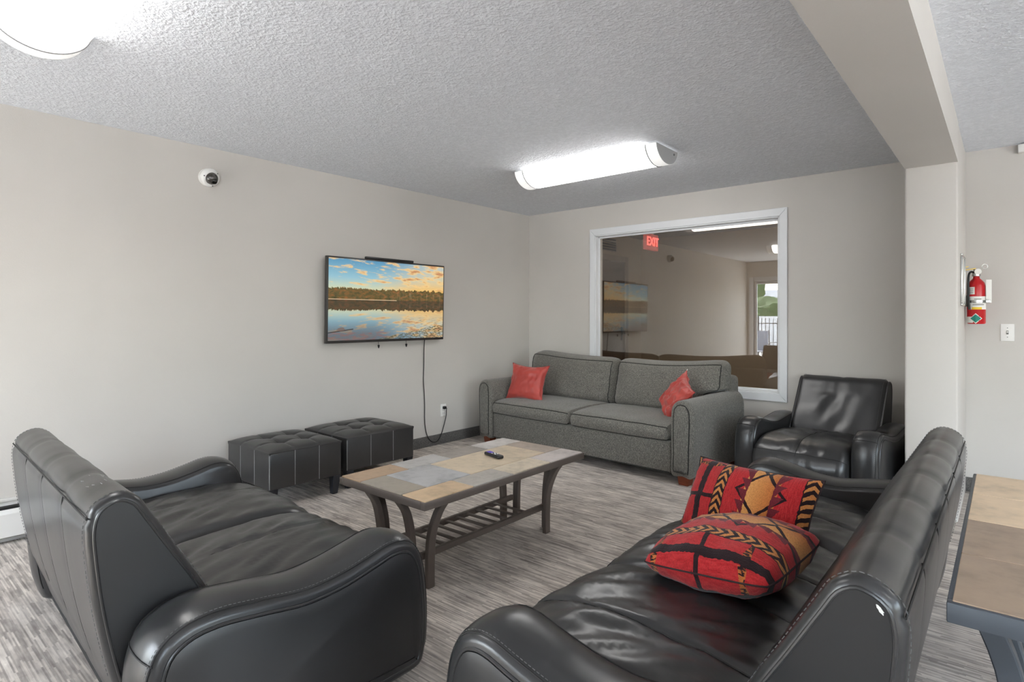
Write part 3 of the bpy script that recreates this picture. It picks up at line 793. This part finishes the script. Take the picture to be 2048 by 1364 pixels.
    if scratches:
        rnd = random.Random(3); b = B()
        for k in range(9):
            x0 = hw - .10 - rnd.random() * .2; yy = .03 + rnd.random() * .06; a = rnd.uniform(-.5, 1.2); L = rnd.uniform(.006, .02)
            z0 = .787 - 2.2 * (yy - .072) ** 2 * 2 + .0045
            b.tube([(x0, yy, z0), (x0 + L * math.cos(a), yy + L * math.sin(a) * .5, z0)], .0007, 4)
        b.build('scuff_marks', 'worn_stitch', bo)
    if patch:
        rnd = random.Random(5); pts = []
        i0 = min(range(len(BACK)), key=lambda i: abs(BACK[i].x - .018) + abs(BACK[i].y - .757))
        c0 = BACK[i0] - NB[i0] * .028; tdir = (BACK[(i0 + 1) % len(BACK)] - BACK[i0 - 1]).normalized(); nd = NB[i0]
        ring = []
        for k in range(14):
            a = 2 * PI * k / 14; rr = rnd.uniform(.6, 1.15); q = c0 + tdir * math.cos(a) * .010 * rr + nd * math.sin(a) * .003 * rr
            ring.append(q)
        v = [Vector((-hw - .0035, q.x, q.y)) for q in ring] + [Vector((-hw - .0015, q.x, q.y)) for q in ring]
        B().add(v, [tuple(range(14)), tuple(range(14, 28))[::-1]] + [(i, (i + 1) % 14, 14 + (i + 1) % 14, 14 + i) for i in range(14)]).build('worn_patch', 'worn_leather', bo)
    return r
leather_piece('leather_loveseat', 2, .665, 'black leather two-seat loveseat at the lower left, seen from behind', 'loveseat', (-2.432, .447), math.radians(-2.7), 1.0, scratches=True)
leather_piece('leather_sofa', 3, .627, 'black leather three-seat sofa holding two patterned pillows', 'sofa', (-.125, 2.12), math.radians(90), 5.0, patch=True)
leather_piece('leather_armchair', 1, .62, 'black leather armchair in the corner beside the window', 'armchair', (-.958, 5.20), math.radians(173), 9.0, aw=.078)

# ================================================================ grey fabric sofa
gs_ = empty('fabric_sofa', (-2.822, 5.115, 0), math.radians(176.7), 'grey tweed two-cushion sofa under the interior window', 'sofa')
SW = 1.145; AW = .19; SD = .985; IW = SW - AW
B().box(-IW, IW, .12, SD - .025, .075, .315, .012, 3).build('base', 'tweed_grey', gs_)
B().tube([(-IW + .01, SD - .024, .082), (IW - .01, SD - .024, .082)], .004, 6).build('base_welt', 'tweed_piping', gs_)
B().box(-SW + .06, SW - .06, .0, .2, .075, .76, .045, 4).build('back_frame', 'tweed_grey', gs_)
APROF = crom([(-.085, .075), (-.088, .25), (-.09, .42), (-.088, .52), (-.075, .585), (-.035, .626), (.012, .634), (.06, .616), (.092, .565), (.10, .48), (.094, .3), (.082, .075), (.0, .072)], 64, True)
for sx in (-1, 1):
    xc = sx * (SW - .095)
    sts = [.03, .034, .045, .07, .1] + [.1 + (SD - .2) * k / 14 for k in range(1, 15)] + [SD - .05, SD - .025, SD - .012, SD - .004, SD]
    def aoff(i, y):
        e = 0
        if y > SD - .03: e = .03 * (1 - math.sqrt(max(0, 1 - ((y - (SD - .03)) / .03) ** 2)))
        if y < .07: e = .04 * (1 - math.sqrt(max(0, 1 - ((.07 - y) / .04) ** 2)))
        return -e + .003 * nz(APROF[i].x * 12, APROF[i].y * 6, y * 5 + sx)
    ao = sweep(APROF, sts, aoff, lambda a, c, y: Vector((xc + sx * a, y, c))).build('arm', 'tweed_grey', gs_)
    NP = normals2(APROF); ins = [p - q * .034 for p, q in zip(APROF, NP)]; K = len(ins)
    v = [Vector((xc + sx * p.x, SD - .01, p.y)) for p in ins] + [Vector((xc + sx * p.x, SD + .004, p.y)) for p in ins] + [Vector((xc + sx * (p - q * .048).x, SD + .009, (p - q * .048).y)) for p, q in zip(APROF, NP)]
    fp = B().add(v, [(i, (i + 1) % K, K + (i + 1) % K, K + i) for i in range(K)] + [(K + i, K + (i + 1) % K, 2 * K + (i + 1) % K, 2 * K + i) for i in range(K)] + [tuple(range(K))[::-1], tuple(range(2 * K, 3 * K))]).build('front_panel', 'tweed_grey', ao)
    run = [(xc + sx * q.x, SD + .002, q.y) for q in open_run(APROF, lambda p: p.y > .085, -.032)]
    B().tube(run, .0045, 8).build('welt', 'tweed_piping', ao)
    for yy in (.08, SD - .075): 
        ft = B(); v = []
        for z_, s_ in ((0, .036), (.078, .046)): v += [Vector((xc + a * s_, yy + c * s_, z_)) for a, c in ((-1, -1), (1, -1), (1, 1), (-1, 1))]
        ft.add(v, [(0, 1, 2, 3), (7, 6, 5, 4)] + [(i, (i + 1) % 4, 4 + (i + 1) % 4, 4 + i) for i in range(4)]).build('foot', 'wood_cherry', gs_, smooth=False)
CPROF = crom([(.30, .33), (.31, .43), (.45, .452), (.65, .455), (.85, .446), (.955, .43), (.992, .395), (.994, .35), (.965, .322), (.8, .316), (.5, .316)], 64, True)
NCP = normals2(CPROF)
for sx in (-1, 1):
    h2 = IW / 2 - .004; xc = sx * IW / 2
    xs2 = [-h2 + 2 * h2 * q / 40 for q in range(41)]
    def coff(i, x): return -end_inset(x, h2, .035) + .006 * (1 - (x / h2) ** 2) + (.006 * nz(x * 6 + sx, CPROF[i].x * 5, 2.2) if CPROF[i].y > .36 else 0)
    co = sweep(CPROF, xs2, coff, lambda a, c, x: Vector((xc + x, a, c))).build('seat_cushion', 'tweed_grey', gs_)
    for tgt in ((.968, .424), (.972, .328)):
        i0 = min(range(len(CPROF)), key=lambda i: (CPROF[i].x - tgt[0]) ** 2 + (CPROF[i].y - tgt[1]) ** 2); pt = []
        for q in range(41):
            x = -h2 * .97 + h2 * 1.94 * q / 40; pp = CPROF[i0] + NCP[i0] * (coff(i0, x) + .001); pt.append((xc + x, pp.x, pp.y))
        B().tube(pt, .0038, 8).build('welt', 'tweed_piping', co)
# loose back cushions: T-shaped, spreading over the arms
for sx in (-1, 1):
    def bc(u, v, front, sx=sx):
        zt = .872 + .032 * u ** 2 - .022 * math.sin(PI * u) if sx < 0 else .868 + .036 * u ** 1.5 - .012 * math.sin(PI * min(1, u * 1.2))
        z = .425 + (zt - .425) * v
        k = max(0, min(1, (z - .60) / .06)); k = k * k * (3 - 2 * k)
        xo = IW - .012 + (AW * .72) * k
        cr = .05; 
        x = .006 + (xo - .006) * u
        # rounded outline corners at top
        uu = 2 * u - 1; vv = 2 * v - 1
        x -= max(0, uu) ** 8 * max(0, vv) ** 8 * .035
        z -= (abs(uu) ** 10) * max(0, vv) ** 2 * .03
        th = (max(0, 1 - abs(uu) ** 7)) ** .5 * (max(0, 1 - abs(vv) ** 7)) ** .5
        puck = .010 * nz(u * 5 + sx, v * 22, 1.7) * abs(uu) ** 3 + .008 * nz(u * 26, v * 4, sx) * max(0, vv) ** 3 + .008 * nz(u * 4 + 3 * sx, v * 4, 5)
        y0 = .245 - .10 * v
        y = y0 + (.165 * th + puck if front else -.055 * th)
        return Vector((sx * x, y, z))
    b = B(); nu, nv = 34, 30
    b.grid(lambda u, v: bc(u, v, True), nu, nv); b.grid(lambda u, v: bc(u, v, False), nu, nv)
    k = nu * nv
    rim = [(i, 0) for i in range(nu)] + [(nu - 1, j) for j in range(1, nv)] + [(i, nv - 1) for i in range(nu - 2, -1, -1)] + [(0, j) for j in range(nv - 2, 0, -1)]
    for q in range(len(rim)):
        a = rim[q][0] * nv + rim[q][1]; c = rim[(q + 1) % len(rim)]; c = c[0] * nv + c[1]
        b.f.append((a, c, c + k, a + k))
    bo = b.build('back_cushion', 'tweed_grey', gs_)
    pth = [bc(.035, q / 20 * .9 + .02, True) for q in range(20)] + [bc(.035 + .925 * q / 30, .925, True) for q in range(31)] + [bc(.962, .9 - .86 * q / 20, True) for q in range(20)]
    pth = [p + Vector((0, .0015, 0)) for p in pth]
    B().tube(pth, .0038, 8).build('welt', 'tweed_piping', bo)

# ================================================================ pillows
def pillow(name, W, Hh, Tk, mat, edge, centre, ax, ay, label, group, seed, concave=.09, crump=.006, zip_=False, corner=0.0):
    X = Vector(ax).normalized(); Y = Vector(ay); Y = (Y - X * Y.dot(X)).normalized(); Z = X.cross(Y)
    r = empty(name, centre, 0, label, 'pillow', group); r.matrix_world = Matrix.Translation(Vector(centre)) @ Matrix((X, Y, Z)).transposed().to_4x4()
    def pt(u, v, s):
        a, b_ = 2 * u - 1, 2 * v - 1
        x = W / 2 * a * (1 - concave * (1 - b_ * b_) * a * a); y = Hh / 2 * b_ * (1 - concave * (1 - a * a) * b_ * b_)
        k_ = 1 - corner * (a * b_) ** 4; x *= k_; y *= k_
        t = (max(0, 1 - a * a) ** .5) * (max(0, 1 - b_ * b_) ** .5)
        t = t ** .85
        e = crump * (nz(a * 3 + seed, b_ * 3, s) + .6 * nz(a * 8 + seed, b_ * 5, s * 2)) * min(1, t * 3)
        return Vector((x, y, s * (Tk / 2 * t) + e))
    n = 30; b = B(); b.grid(lambda u, v: pt(u, v, 1), n, n); b.grid(lambda u, v: pt(u, v, -1), n, n)
    bm = bmesh.new(); vs_ = [bm.verts.new(q) for q in b.v]
    for f in b.f: bm.faces.new([vs_[i] for i in f])
    bmesh.ops.remove_doubles(bm, verts=bm.verts, dist=1e-4); bm.verts.index_update()
    o = add_obj('cover', [q.co.copy() for q in bm.verts], [tuple(q.index for q in f.verts) for f in bm.faces], mat, r); bm.free()
    loop = [pt(k / 24, 0, 1) for k in range(24)] + [pt(1, k / 24, 1) for k in range(24)] + [pt(1 - k / 24, 1, 1) for k in range(24)] + [pt(0, 1 - k / 24, 1) for k in range(24)]
    B().tube(loop, .003, 6, closed=True).build('edge_seam', edge, o)
    if zip_:
        B().box(W / 2 - .006, W / 2 + .006, Hh / 2 - .004, Hh / 2 + .010, -.002, .002, .001).build('care_tag', 'paper_white', o)
    return r
pillow('throw_pillow', .43, .38, .15, 'satin_red', 'satin_red_edge', (-3.60, 4.46, .605), (.98, .12, -.03), (.10, .33, .93), 'small red satin pillow at the left end of the grey sofa', 'red satin pillows', 1.0, .17, .014)
pillow('throw_pillow', .38, .37, .13, 'satin_red', 'satin_red_edge', (-2.06, 4.50, .595), (-.5, .75, .36), (.62, .10, .80), 'crumpled red satin pillow against the right arm of the grey sofa', 'red satin pillows', 4.0, .17, .022, True)
pillow('patterned_pillow', .42, .44, .20, 'woven_southwest', 'woven_edge', (-.668, 1.875, .50), (.97, -.10, .12), (.10, 1.0, .04), 'red and orange woven pillow lying flat on the leather sofa', 'woven southwestern pillows', 7.0, .02, .007, corner=.07)
pillow('patterned_pillow', .315, .53, .17, 'woven_southwest_upright', 'woven_edge', (-.765, 2.295, .520), (.10, .48, .85), (.964, -.267, .0), 'red and orange woven pillow propped upright behind the flat one', 'woven southwestern pillows', 9.0, .07, .006)

# ================================================================ ottomans
def ottoman(x0, x1, y0, y1, label):
    cx, cy = (x0 + x1) / 2, (y0 + y1) / 2; hx, hy = (x1 - x0) / 2, (y1 - y0) / 2
    r = empty('tufted_ottoman', (cx, cy, 0), 0, label, 'ottoman', 'black tufted ottomans by the left wall')
    zb, zt = .13, .375
    bdy = B().box(-hx, hx, -hy, hy, zb, zt, .014, 3).build('body', 'leather_ottoman', r)
    nu, nv = 43, 43
    gx_ = [-hx + 2 * hx * q for q in (1 / 3, 2 / 3)]; gy_ = [-hy + 2 * hy * q for q in (1 / 3, 2 / 3)]
    def top(u, v):
        x = -hx + 2 * hx * u; y = -hy + 2 * hy * v
        a, c = abs(2 * u - 1), abs(2 * v - 1)
        dome = .036 * (max(0, 1 - a ** 5) ** .6) * (max(0, 1 - c ** 5) ** .6)
        z = zt + dome - .004
        for g in gx_: z -= .010 * math.exp(-((x - g) / .010) ** 2) * (1 - c ** 8)
        for g in gy_: z -= .010 * math.exp(-((y - g) / .010) ** 2) * (1 - a ** 8)
        for g in gx_:
            for h in gy_: z -= .026 * math.exp(-(((x - g) ** 2 + (y - h) ** 2) / .0028))
        return Vector((x, y, z))
    b = B(); b.grid(top, nu, nv)
    # skirt down into the body
    rim = [(i, 0) for i in range(nu)] + [(nu - 1, j) for j in range(1, nv)] + [(i, nv - 1) for i in range(nu - 2, -1, -1)] + [(0, j) for j in range(nv - 2, 0, -1)]
    k0 = len(b.v)
    for i, j in rim: q = b.v[i * nv + j]; b.v.append(Vector((q.x * .985, q.y * .985, zt - .03)))
    for q in range(len(rim)):
        a = rim[q][0] * nv + rim[q][1]; c = rim[(q + 1) % len(rim)]; c = c[0] * nv + c[1]
        b.f.append((a, c, k0 + (q + 1) % len(rim), k0 + q))
    b.f.append(tuple(range(k0, k0 + len(rim))))
    tp = b.build('tufted_top', 'leather_ottoman', r)
    for g in gx_:
        for h in gy_: B().lathe([(.011, -.002), (.010, .003), (.005, .006), (0.0005, .0065)], 12, Matrix.Translation((g, h, top((g + hx) / 2 / hx, (h + hy) / 2 / hy).z + .002))).build('button', 'leather_ottoman', tp)
    for sgn in (-1, 1):
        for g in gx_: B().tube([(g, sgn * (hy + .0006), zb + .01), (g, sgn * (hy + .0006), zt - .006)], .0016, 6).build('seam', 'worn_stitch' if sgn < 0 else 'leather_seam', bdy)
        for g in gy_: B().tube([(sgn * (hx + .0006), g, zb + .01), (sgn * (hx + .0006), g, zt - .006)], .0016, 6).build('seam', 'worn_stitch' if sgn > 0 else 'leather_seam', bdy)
    B().tube([(-hx + .004, -hy + .003, zt - .003), (hx - .004, -hy + .003, zt - .003), (hx - .003, hy - .004, zt - .003), (-hx + .004, hy - .003, zt - .003)], .0035, 6, closed=True).build('top_piping', 'leather_ottoman', bdy)
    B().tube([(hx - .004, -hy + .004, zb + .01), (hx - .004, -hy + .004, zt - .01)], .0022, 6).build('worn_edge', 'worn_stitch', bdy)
    for sx in (-1, 1):
        for sy in (-1, 1):
            v = []
            for z_, s_, o_ in ((zb + .005, .030, .034), (0, .020, .040)):
                for a, c in ((-1, -1), (1, -1), (1, 1), (-1, 1)): v.append(Vector((sx * (hx - o_) + a * s_, sy * (hy - o_) + c * s_, z_)))
            lg = B().add(v, [(0, 1, 2, 3), (7, 6, 5, 4)] + [(i, (i + 1) % 4, 4 + (i + 1) % 4, 4 + i) for i in range(4)]).build('leg', 'ottoman_leg', r, smooth=False)
            bv = lg.modifiers.new('bevel', 'BEVEL'); bv.width = .003; bv.segments = 1
    return r
ottoman(-4.20, -3.60, 1.825, 2.36, 'black tufted ottoman nearer the leather loveseat')
ottoman(-4.215, -3.635, 2.425, 3.05, 'black tufted ottoman nearer the power outlet')

# ================================================================ coffee table
ct = empty('coffee_table', (-2.198, 2.247, 0), math.radians(0), 'iron coffee table with a top of mixed stone tiles', 'coffee table')
TWx, TLy, TZ = .318, .612, .46
fr = B()
fr.box(-TWx, -TWx + .028, -TLy, TLy, TZ - .036, TZ - .001, .003).box(TWx - .028, TWx, -TLy, TLy, TZ - .036, TZ - .001, .003)
fr.box(-TWx + .028, TWx - .028, -TLy, -TLy + .028, TZ - .036, TZ - .001, .003).box(-TWx + .028, TWx - .028, TLy - .028, TLy, TZ - .036, TZ - .001, .003)
fr.build('top_frame', 'iron_brown', ct)
B().box(-TWx + .02, TWx - .02, -TLy + .02, TLy - .02, TZ - .03, TZ - .004).build('grout_bed', 'grout', ct, smooth=False)
# (length 0..1 from the loveseat end, across 0..1 from the ottoman side)
tiles = [(0, .25, 0, .25, 'tile_brown'), (.25, .5, 0, .25, 'tile_blue_grey'), (.5, .75, 0, .25, 'tile_dark_grey'), (.75, 1, 0, .25, 'tile_pale'),
         (0, .125, .25, .75, 'tile_olive_grey'), (.125, .365, .25, .75, 'tile_cool_grey'), (.365, .87, .25, .75, 'tile_cream'), (.87, 1, .25, .75, 'tile_taupe'),
         (0, .25, .75, 1, 'tile_tan'), (.25, .485, .75, 1, 'tile_grey'), (.485, .74, .75, 1, 'tile_sand'), (.74, 1, .75, 1, 'tile_lilac')]
i_ = .006; rnd = random.Random(2)
for l0, l1, c0, c1, mt in tiles:
    X0, X1 = -TWx + i_ + c0 * 2 * (TWx - i_), -TWx + i_ + c1 * 2 * (TWx - i_); Y0, Y1 = -TLy + i_ + l0 * 2 * (TLy - i_), -TLy + i_ + l1 * 2 * (TLy - i_)
    g = .003; dz = rnd.uniform(-.001, .001)
    B().box(X0 + g, X1 - g, Y0 + g, Y1 - g, TZ - .006, TZ + .004 + dz, .0015, 1).build('tile', mt, ct, smooth=False)
def flat_bar(path, wdir, wid, thk, name, mat, parent):
    """rectangular bar along path; wdir = direction of the wide side"""
    W_ = Vector(wdir).normalized(); P = [Vector(p) for p in path]; v = []
    for i, p in enumerate(P):
        t = (P[min(i + 1, len(P) - 1)] - P[max(i - 1, 0)]).normalized(); nrm = t.cross(W_).normalized()
        for a, c in ((-1, -1), (1, -1), (1, 1), (-1, 1)): v.append(p + W_ * a * wid / 2 + nrm * c * thk / 2)
    f = []
    for i in range(len(P) - 1):
        for j in range(4): f.append((i * 4 + j, i * 4 + (j + 1) % 4, i * 4 + 4 + (j + 1) % 4, i * 4 + 4 + j))
    f += [(3, 2, 1, 0), tuple(range((len(P) - 1) * 4, len(P) * 4))]
    o = B().add(v, f).build(name, mat, parent, smooth=True)
    bv = o.modifiers.new('bevel', 'BEVEL'); bv.width = .003; bv.segments = 2; bv.limit_method = 'ANGLE'
    return o
def curved_legs(root, fx, fy, tx, ty, ztop, mat, wid=.042, thk=.026):
    for sx in (-1, 1):
        for sy in (-1, 1):
            # one bar flares along x, one along y, feet side by side
            pa = crom([(sx * (fx + .0), sy * (fy + .0), 0), (sx * (fx + .001), sy * fy, ztop * .3), (sx * (fx + .012), sy * fy, ztop * .58), (sx * (fx + .055), sy * fy, ztop * .84), (sx * tx, sy * fy, ztop)], 18)
            flat_bar(pa, (0, 1, 0), wid, thk, 'leg', mat, root)
            ox = sx * (fx - .052)
            pb = crom([(ox, sy * (fy + .062), 0), (ox, sy * (fy + .063), ztop * .3), (ox, sy * (fy + .070), ztop * .58), (ox, sy * (fy + .095), ztop * .84), (ox, sy * ty, ztop)], 18)
            flat_bar(pb, (1, 0, 0), wid, thk, 'leg', mat, root)
curved_legs(ct, .165, .447, .268, .585, TZ - .036, 'iron_brown')
for sx in (-1, 1): B().box(sx * .128 - .012, sx * .128 + .012, -.488, .488, .125, .155, .003).build('stretcher', 'iron_brown', ct)
for k in range(9):
    y = -.31 + .62 * k / 8; B().box(-.117, .117, y - .012, y + .012, .142, .150, .002).build('shelf_slat', 'iron_brown', ct)
# remote control
rm = empty('remote_control', (-2.20, 2.425, TZ + .0052), math.radians(-14), 'black remote control lying on the coffee table', 'remote control')
B().box(-.072, .072, -.021, .021, 0, .019, .008, 3).build('case', 'plastic_black', rm)
B().box(-.056, -.018, -.013, .013, .0188, .0202, .0006, 1).build('direction_pad', 'purple_tag', rm)
for x_, y_ in ((-.004, -.009), (-.004, .009), (.012, 0), (.026, -.008), (.026, .008), (.046, -.008), (.046, .008)):
    B().box(x_ - .005, x_ + .005, y_ - .003, y_ + .003, .0188, .0206, .0006, 1).build('button', 'plastic_white' if x_ < .03 else 'print_grey', rm)

# ================================================================ console table behind the leather sofa
co = empty('console_table', (.14, 1.815, 0), 0, 'slate iron console table with maple and umber slabs at the right edge', 'console table')
CX, CY, CZ = .22, .55, .75
b = B()
b.box(-CX, -CX + .02, -CY + .02, CY - .02, CZ - .034, CZ + .002, .003).box(CX - .02, CX, -CY + .02, CY - .02, CZ - .034, CZ + .002, .003)
b.box(-CX, CX, -CY, -CY + .02, CZ - .034, CZ + .002, .003).box(-CX, CX, CY - .02, CY, CZ - .034, CZ + .002, .003)
b.build('top_frame', 'iron_slate', co)
B().box(-CX + .01, CX - .01, -CY + .01, CY - .01, CZ - .03, CZ - .004).build('grout_bed', 'grout', co, smooth=False)
for k in range(4):
    y0 = -CY + .008 + (2 * CY - .016) * k / 4; y1 = -CY + .008 + (2 * CY - .016) * (k + 1) / 4
    B().box(-CX + .008, CX - .008, y0 + .0012, y1 - .0012, CZ - .008, CZ + .004, .0012, 1).build('slab', 'slab_umber' if k < 2 else 'slab_maple', co, smooth=False)
for sx in (-1, 1):
    for sy in (-1, 1):
        pa = crom([(sx * .12, sy * (CY - .14), 0), (sx * .12, sy * (CY - .14), .28), (sx * .118, sy * (CY - .135), .45), (sx * .135, sy * (CY - .12), .60), (sx * .168, sy * (CY - .085), CZ - .034)], 20)
        flat_bar(pa, (1, 0, 0), .04, .024, 'leg', 'iron_slate', co)
        pb = crom([(sx * .095, sy * (CY - .17), 0), (sx * .095, sy * (CY - .17), .3), (sx * .105, sy * (CY - .17), .52), (sx * .15, sy * (CY - .17), CZ - .034)], 18)
        flat_bar(pb, (0, 1, 0), .04, .024, 'leg', 'iron_slate', co)
for sx in (-1, 1): B().box(sx * .07 - .011, sx * .07 + .011, -.37, .37, .15, .18, .003).build('stretcher', 'iron_slate', co)
for k in range(7):
    y = -.28 + .56 * k / 6; B().box(-.06, .06, y - .012, y + .012, .166, .174, .002).build('shelf_slat', 'iron_slate', co)

# ================================================================ patio door and patio (seen reflected in the window), two windows added for daylight
pd = empty('door_2', (0, YR, 0)); struct(pd, 'glazed patio door behind the viewer, reflected in the window', 'door')
for a in ((px0 - .09, px0, 0, pz1 + .09), (px1, px1 + .09, 0, pz1 + .09)): B().box(a[0], a[1], -T, .016, a[2], a[3], .004).build('casing', 'trim_white', pd)
B().box(px0, px1, -T, .016, pz1, pz1 + .09, .004).build('casing', 'trim_white', pd)
mid = (px0 + px1) / 2
for a0, a1, yy in ((px0, mid + .03, -.05), (mid - .03, px1, -.09)):
    for q in ((a0, a0 + .06, .02, pz1), (a1 - .06, a1, .02, pz1), (a0 + .06, a1 - .06, .02, .1), (a0 + .06, a1 - .06, pz1 - .06, pz1)):
        B().box(q[0], q[1], yy - .018, yy + .018, q[2], q[3], .003).build('sash_rail', 'trim_white', pd)
    B().box(a0 + .06, a1 - .06, yy - .003, yy + .003, .1, pz1 - .06).build('pane', 'door_glass', pd, smooth=False)
w2 = empty('window_added_rear', (0, YR, 0)); struct(w2, 'unseen white framed window added behind the viewer to bring daylight into the right-hand room', 'window')  # unseen opening added to let more daylight in from behind
for q in ((qx0 - .07, qx0, .63, 2.12), (qx1, qx1 + .07, .63, 2.12), (qx0, qx1, 2.05, 2.12), (qx0, qx1, .63, .7), ((qx0 + qx1) / 2 - .03, (qx0 + qx1) / 2 + .03, .7, 2.05)):
    B().box(q[0], q[1], -T, .016, q[2], q[3], .003).build('frame_bar', 'trim_white', w2)
for q in ((qx0, (qx0 + qx1) / 2 - .03), ((qx0 + qx1) / 2 + .03, qx1)): B().box(q[0], q[1], -.06, -.054, .7, 2.05).build('pane', 'door_glass', w2, smooth=False)
w3 = empty('window_added_right', (XR, 0, 0)); struct(w3, 'unseen white framed window added in the far right wall for side light', 'window')  # unseen opening added for strong daylight from the right
for q in ((rw0 - .07, rw0, .48, 2.17), (rw1, rw1 + .07, .48, 2.17), (rw0, rw1, 2.1, 2.17), (rw0, rw1, .48, .55), ((rw0 + rw1) / 2 - .03, (rw0 + rw1) / 2 + .03, .55, 2.1)):
    B().box(-.016, T, q[0], q[1], q[2], q[3], .003).build('frame_bar', 'trim_white', w3)
for q in ((rw0, (rw0 + rw1) / 2 - .03), ((rw0 + rw1) / 2 + .03, rw1)): B().box(.054, .06, q[0], q[1], .55, 2.1).build('pane', 'door_glass', w3, smooth=False)
struct(slab('ground_side', XR + T, 30, YR - T, 30, -.12, -.02, 'concrete'), 'pale concrete path outside the right-hand window', 'path')
gp = struct(slab('ground_patio', -30, 30, -40, YR - T, -.12, -.02, 'concrete'), 'pale concrete patio outside the glass door', 'patio')
def patio_chair(x, y, rz, label):
    r = empty('patio_chair', (x, y, -.02), rz, label, 'chair', 'mesh chairs on the patio')
    B().box(-.24, .24, -.24, .24, .40, .43, .01).build('seat', 'mesh_grey', r)
    b = B(); b.grid(lambda u, v: Vector((-.22 + .44 * u, .24 + .12 * v, .43 + .5 * v)), 6, 8); k = len(b.v)
    b.grid(lambda u, v: Vector((-.22 + .44 * u, .255 + .12 * v, .43 + .5 * v)), 6, 8); b.build('backrest', 'mesh_grey', r)
    for sx in (-1, 1):
        B().tube([(sx * .25, -.24, 0), (sx * .25, -.24, .62), (sx * .25, .27, .62)], .015, 8).build('leg', 'patio_metal', r)
        B().tube([(sx * .25, .22, 0), (sx * .25, .26, .44), (sx * .24, .37, .95)], .015, 8).build('leg', 'patio_metal', r)
    return r
patio_chair(-4.78, -4.5, math.radians(165), 'grey mesh patio chair nearer the glass door')
patio_chair(-4.35, -5.2, math.radians(200), 'grey mesh patio chair farther out on the patio')
pt_ = empty('patio_table', (-4.3, -6.3, -.02), 0, 'round grey patio table behind the mesh chairs', 'table')
B().lathe([(.5, .70), (.51, .71), (.51, .73), (.5, .74)], 32).build('table_top', 'mesh_grey', pt_)
for k in range(4):
    a = PI / 4 + k * PI / 2; B().tube([(.38 * math.cos(a), .38 * math.sin(a), 0), (.3 * math.cos(a), .3 * math.sin(a), .7)], .018, 8).build('leg', 'patio_metal', pt_)
fc = empty('iron_fence', (-6, -9.0, -.02), 0, 'black iron picket fence along the patio', 'fence')
for z_ in (.15, 1.08): B().box(-5, 7, -.015, .015, z_ - .015, z_ + .015).build('rail', 'fence_black', fc, smooth=False)
me_p = None
for k in range(100):
    x_ = -5 + .12 * k
    if me_p is None:
        o = B().box(-.008, .008, -.008, .008, .02, 1.25).build('picket', 'fence_black', fc, smooth=False); me_p = o.data; o.location = (x_, 0, 0)
    else:
        o = bpy.data.objects.new('picket', me_p); COL.objects.link(o); o.parent = fc; o.location = (x_, 0, 0)
for k in range(6):
    o = B().box(-.03, .03, -.03, .03, 0, 1.32, .005).build('post', 'fence_black', fc); o.location = (-5 + 2.4 * k, 0, 0)
struct(slab('wall_yard', -18, 10, -13.2, -13.0, -.02, 1.3, 'siding_white'), 'low white yard wall beyond the iron fence', 'wall')
def shrub(name, x, y, z, sx, sy, sz, seed, label, cat):
    b = B(); nu, nv = 40, 22
    def fn(u, v):
        a, t = 2 * PI * u, PI * v; d = Vector((math.cos(a) * math.sin(t), math.sin(a) * math.sin(t), math.cos(t)))
        k = 1 + .16 * noise.noise(d * 3 + Vector((seed, 0, 0))) + .12 * noise.noise(d * 9 + Vector((0, seed, 0)))
        return Vector((d.x * sx * k, d.y * sy * k, z + d.z * sz * k))
    b.grid(fn, nu, nv, True); r = empty(name, (x, y, -.02), 0, label, cat)
    B().tube([(0, 0, 0), (0, 0, z)], .12, 8).build('trunk', 'hall_door', r)
    b.build('foliage', 'leaf_green', r); return r
shrub('garden_shrub', -7.4, -15.0, .95, 1.7, 1.2, 1.15, 1.0, 'rounded green shrub above the white yard wall', 'shrub')
shrub('garden_tree', -11.8, -24.0, 3.0, 1.2, 1.2, 1.5, 4.0, 'tall green tree far beyond the yard wall', 'tree')
hs = empty('neighbour_house', (-9, -28, -.02), 0, 'pale house with a grey roof beyond the yard', 'house')
B().box(-9, 9, -4, 0, 0, 2.1).build('house_wall', 'siding_white', hs, smooth=False)
v = [Vector(q) for q in ((-9.4, .4, 2.1), (9.4, .4, 2.1), (9.4, -4.4, 2.1), (-9.4, -4.4, 2.1), (-9.4, -2, 3.1), (9.4, -2, 3.1))]
B().add(v, [(0, 1, 5, 4), (2, 3, 4, 5), (0, 4, 3), (1, 2, 5), (0, 3, 2, 1)]).build('house_roof', 'roof_grey', hs, smooth=False)
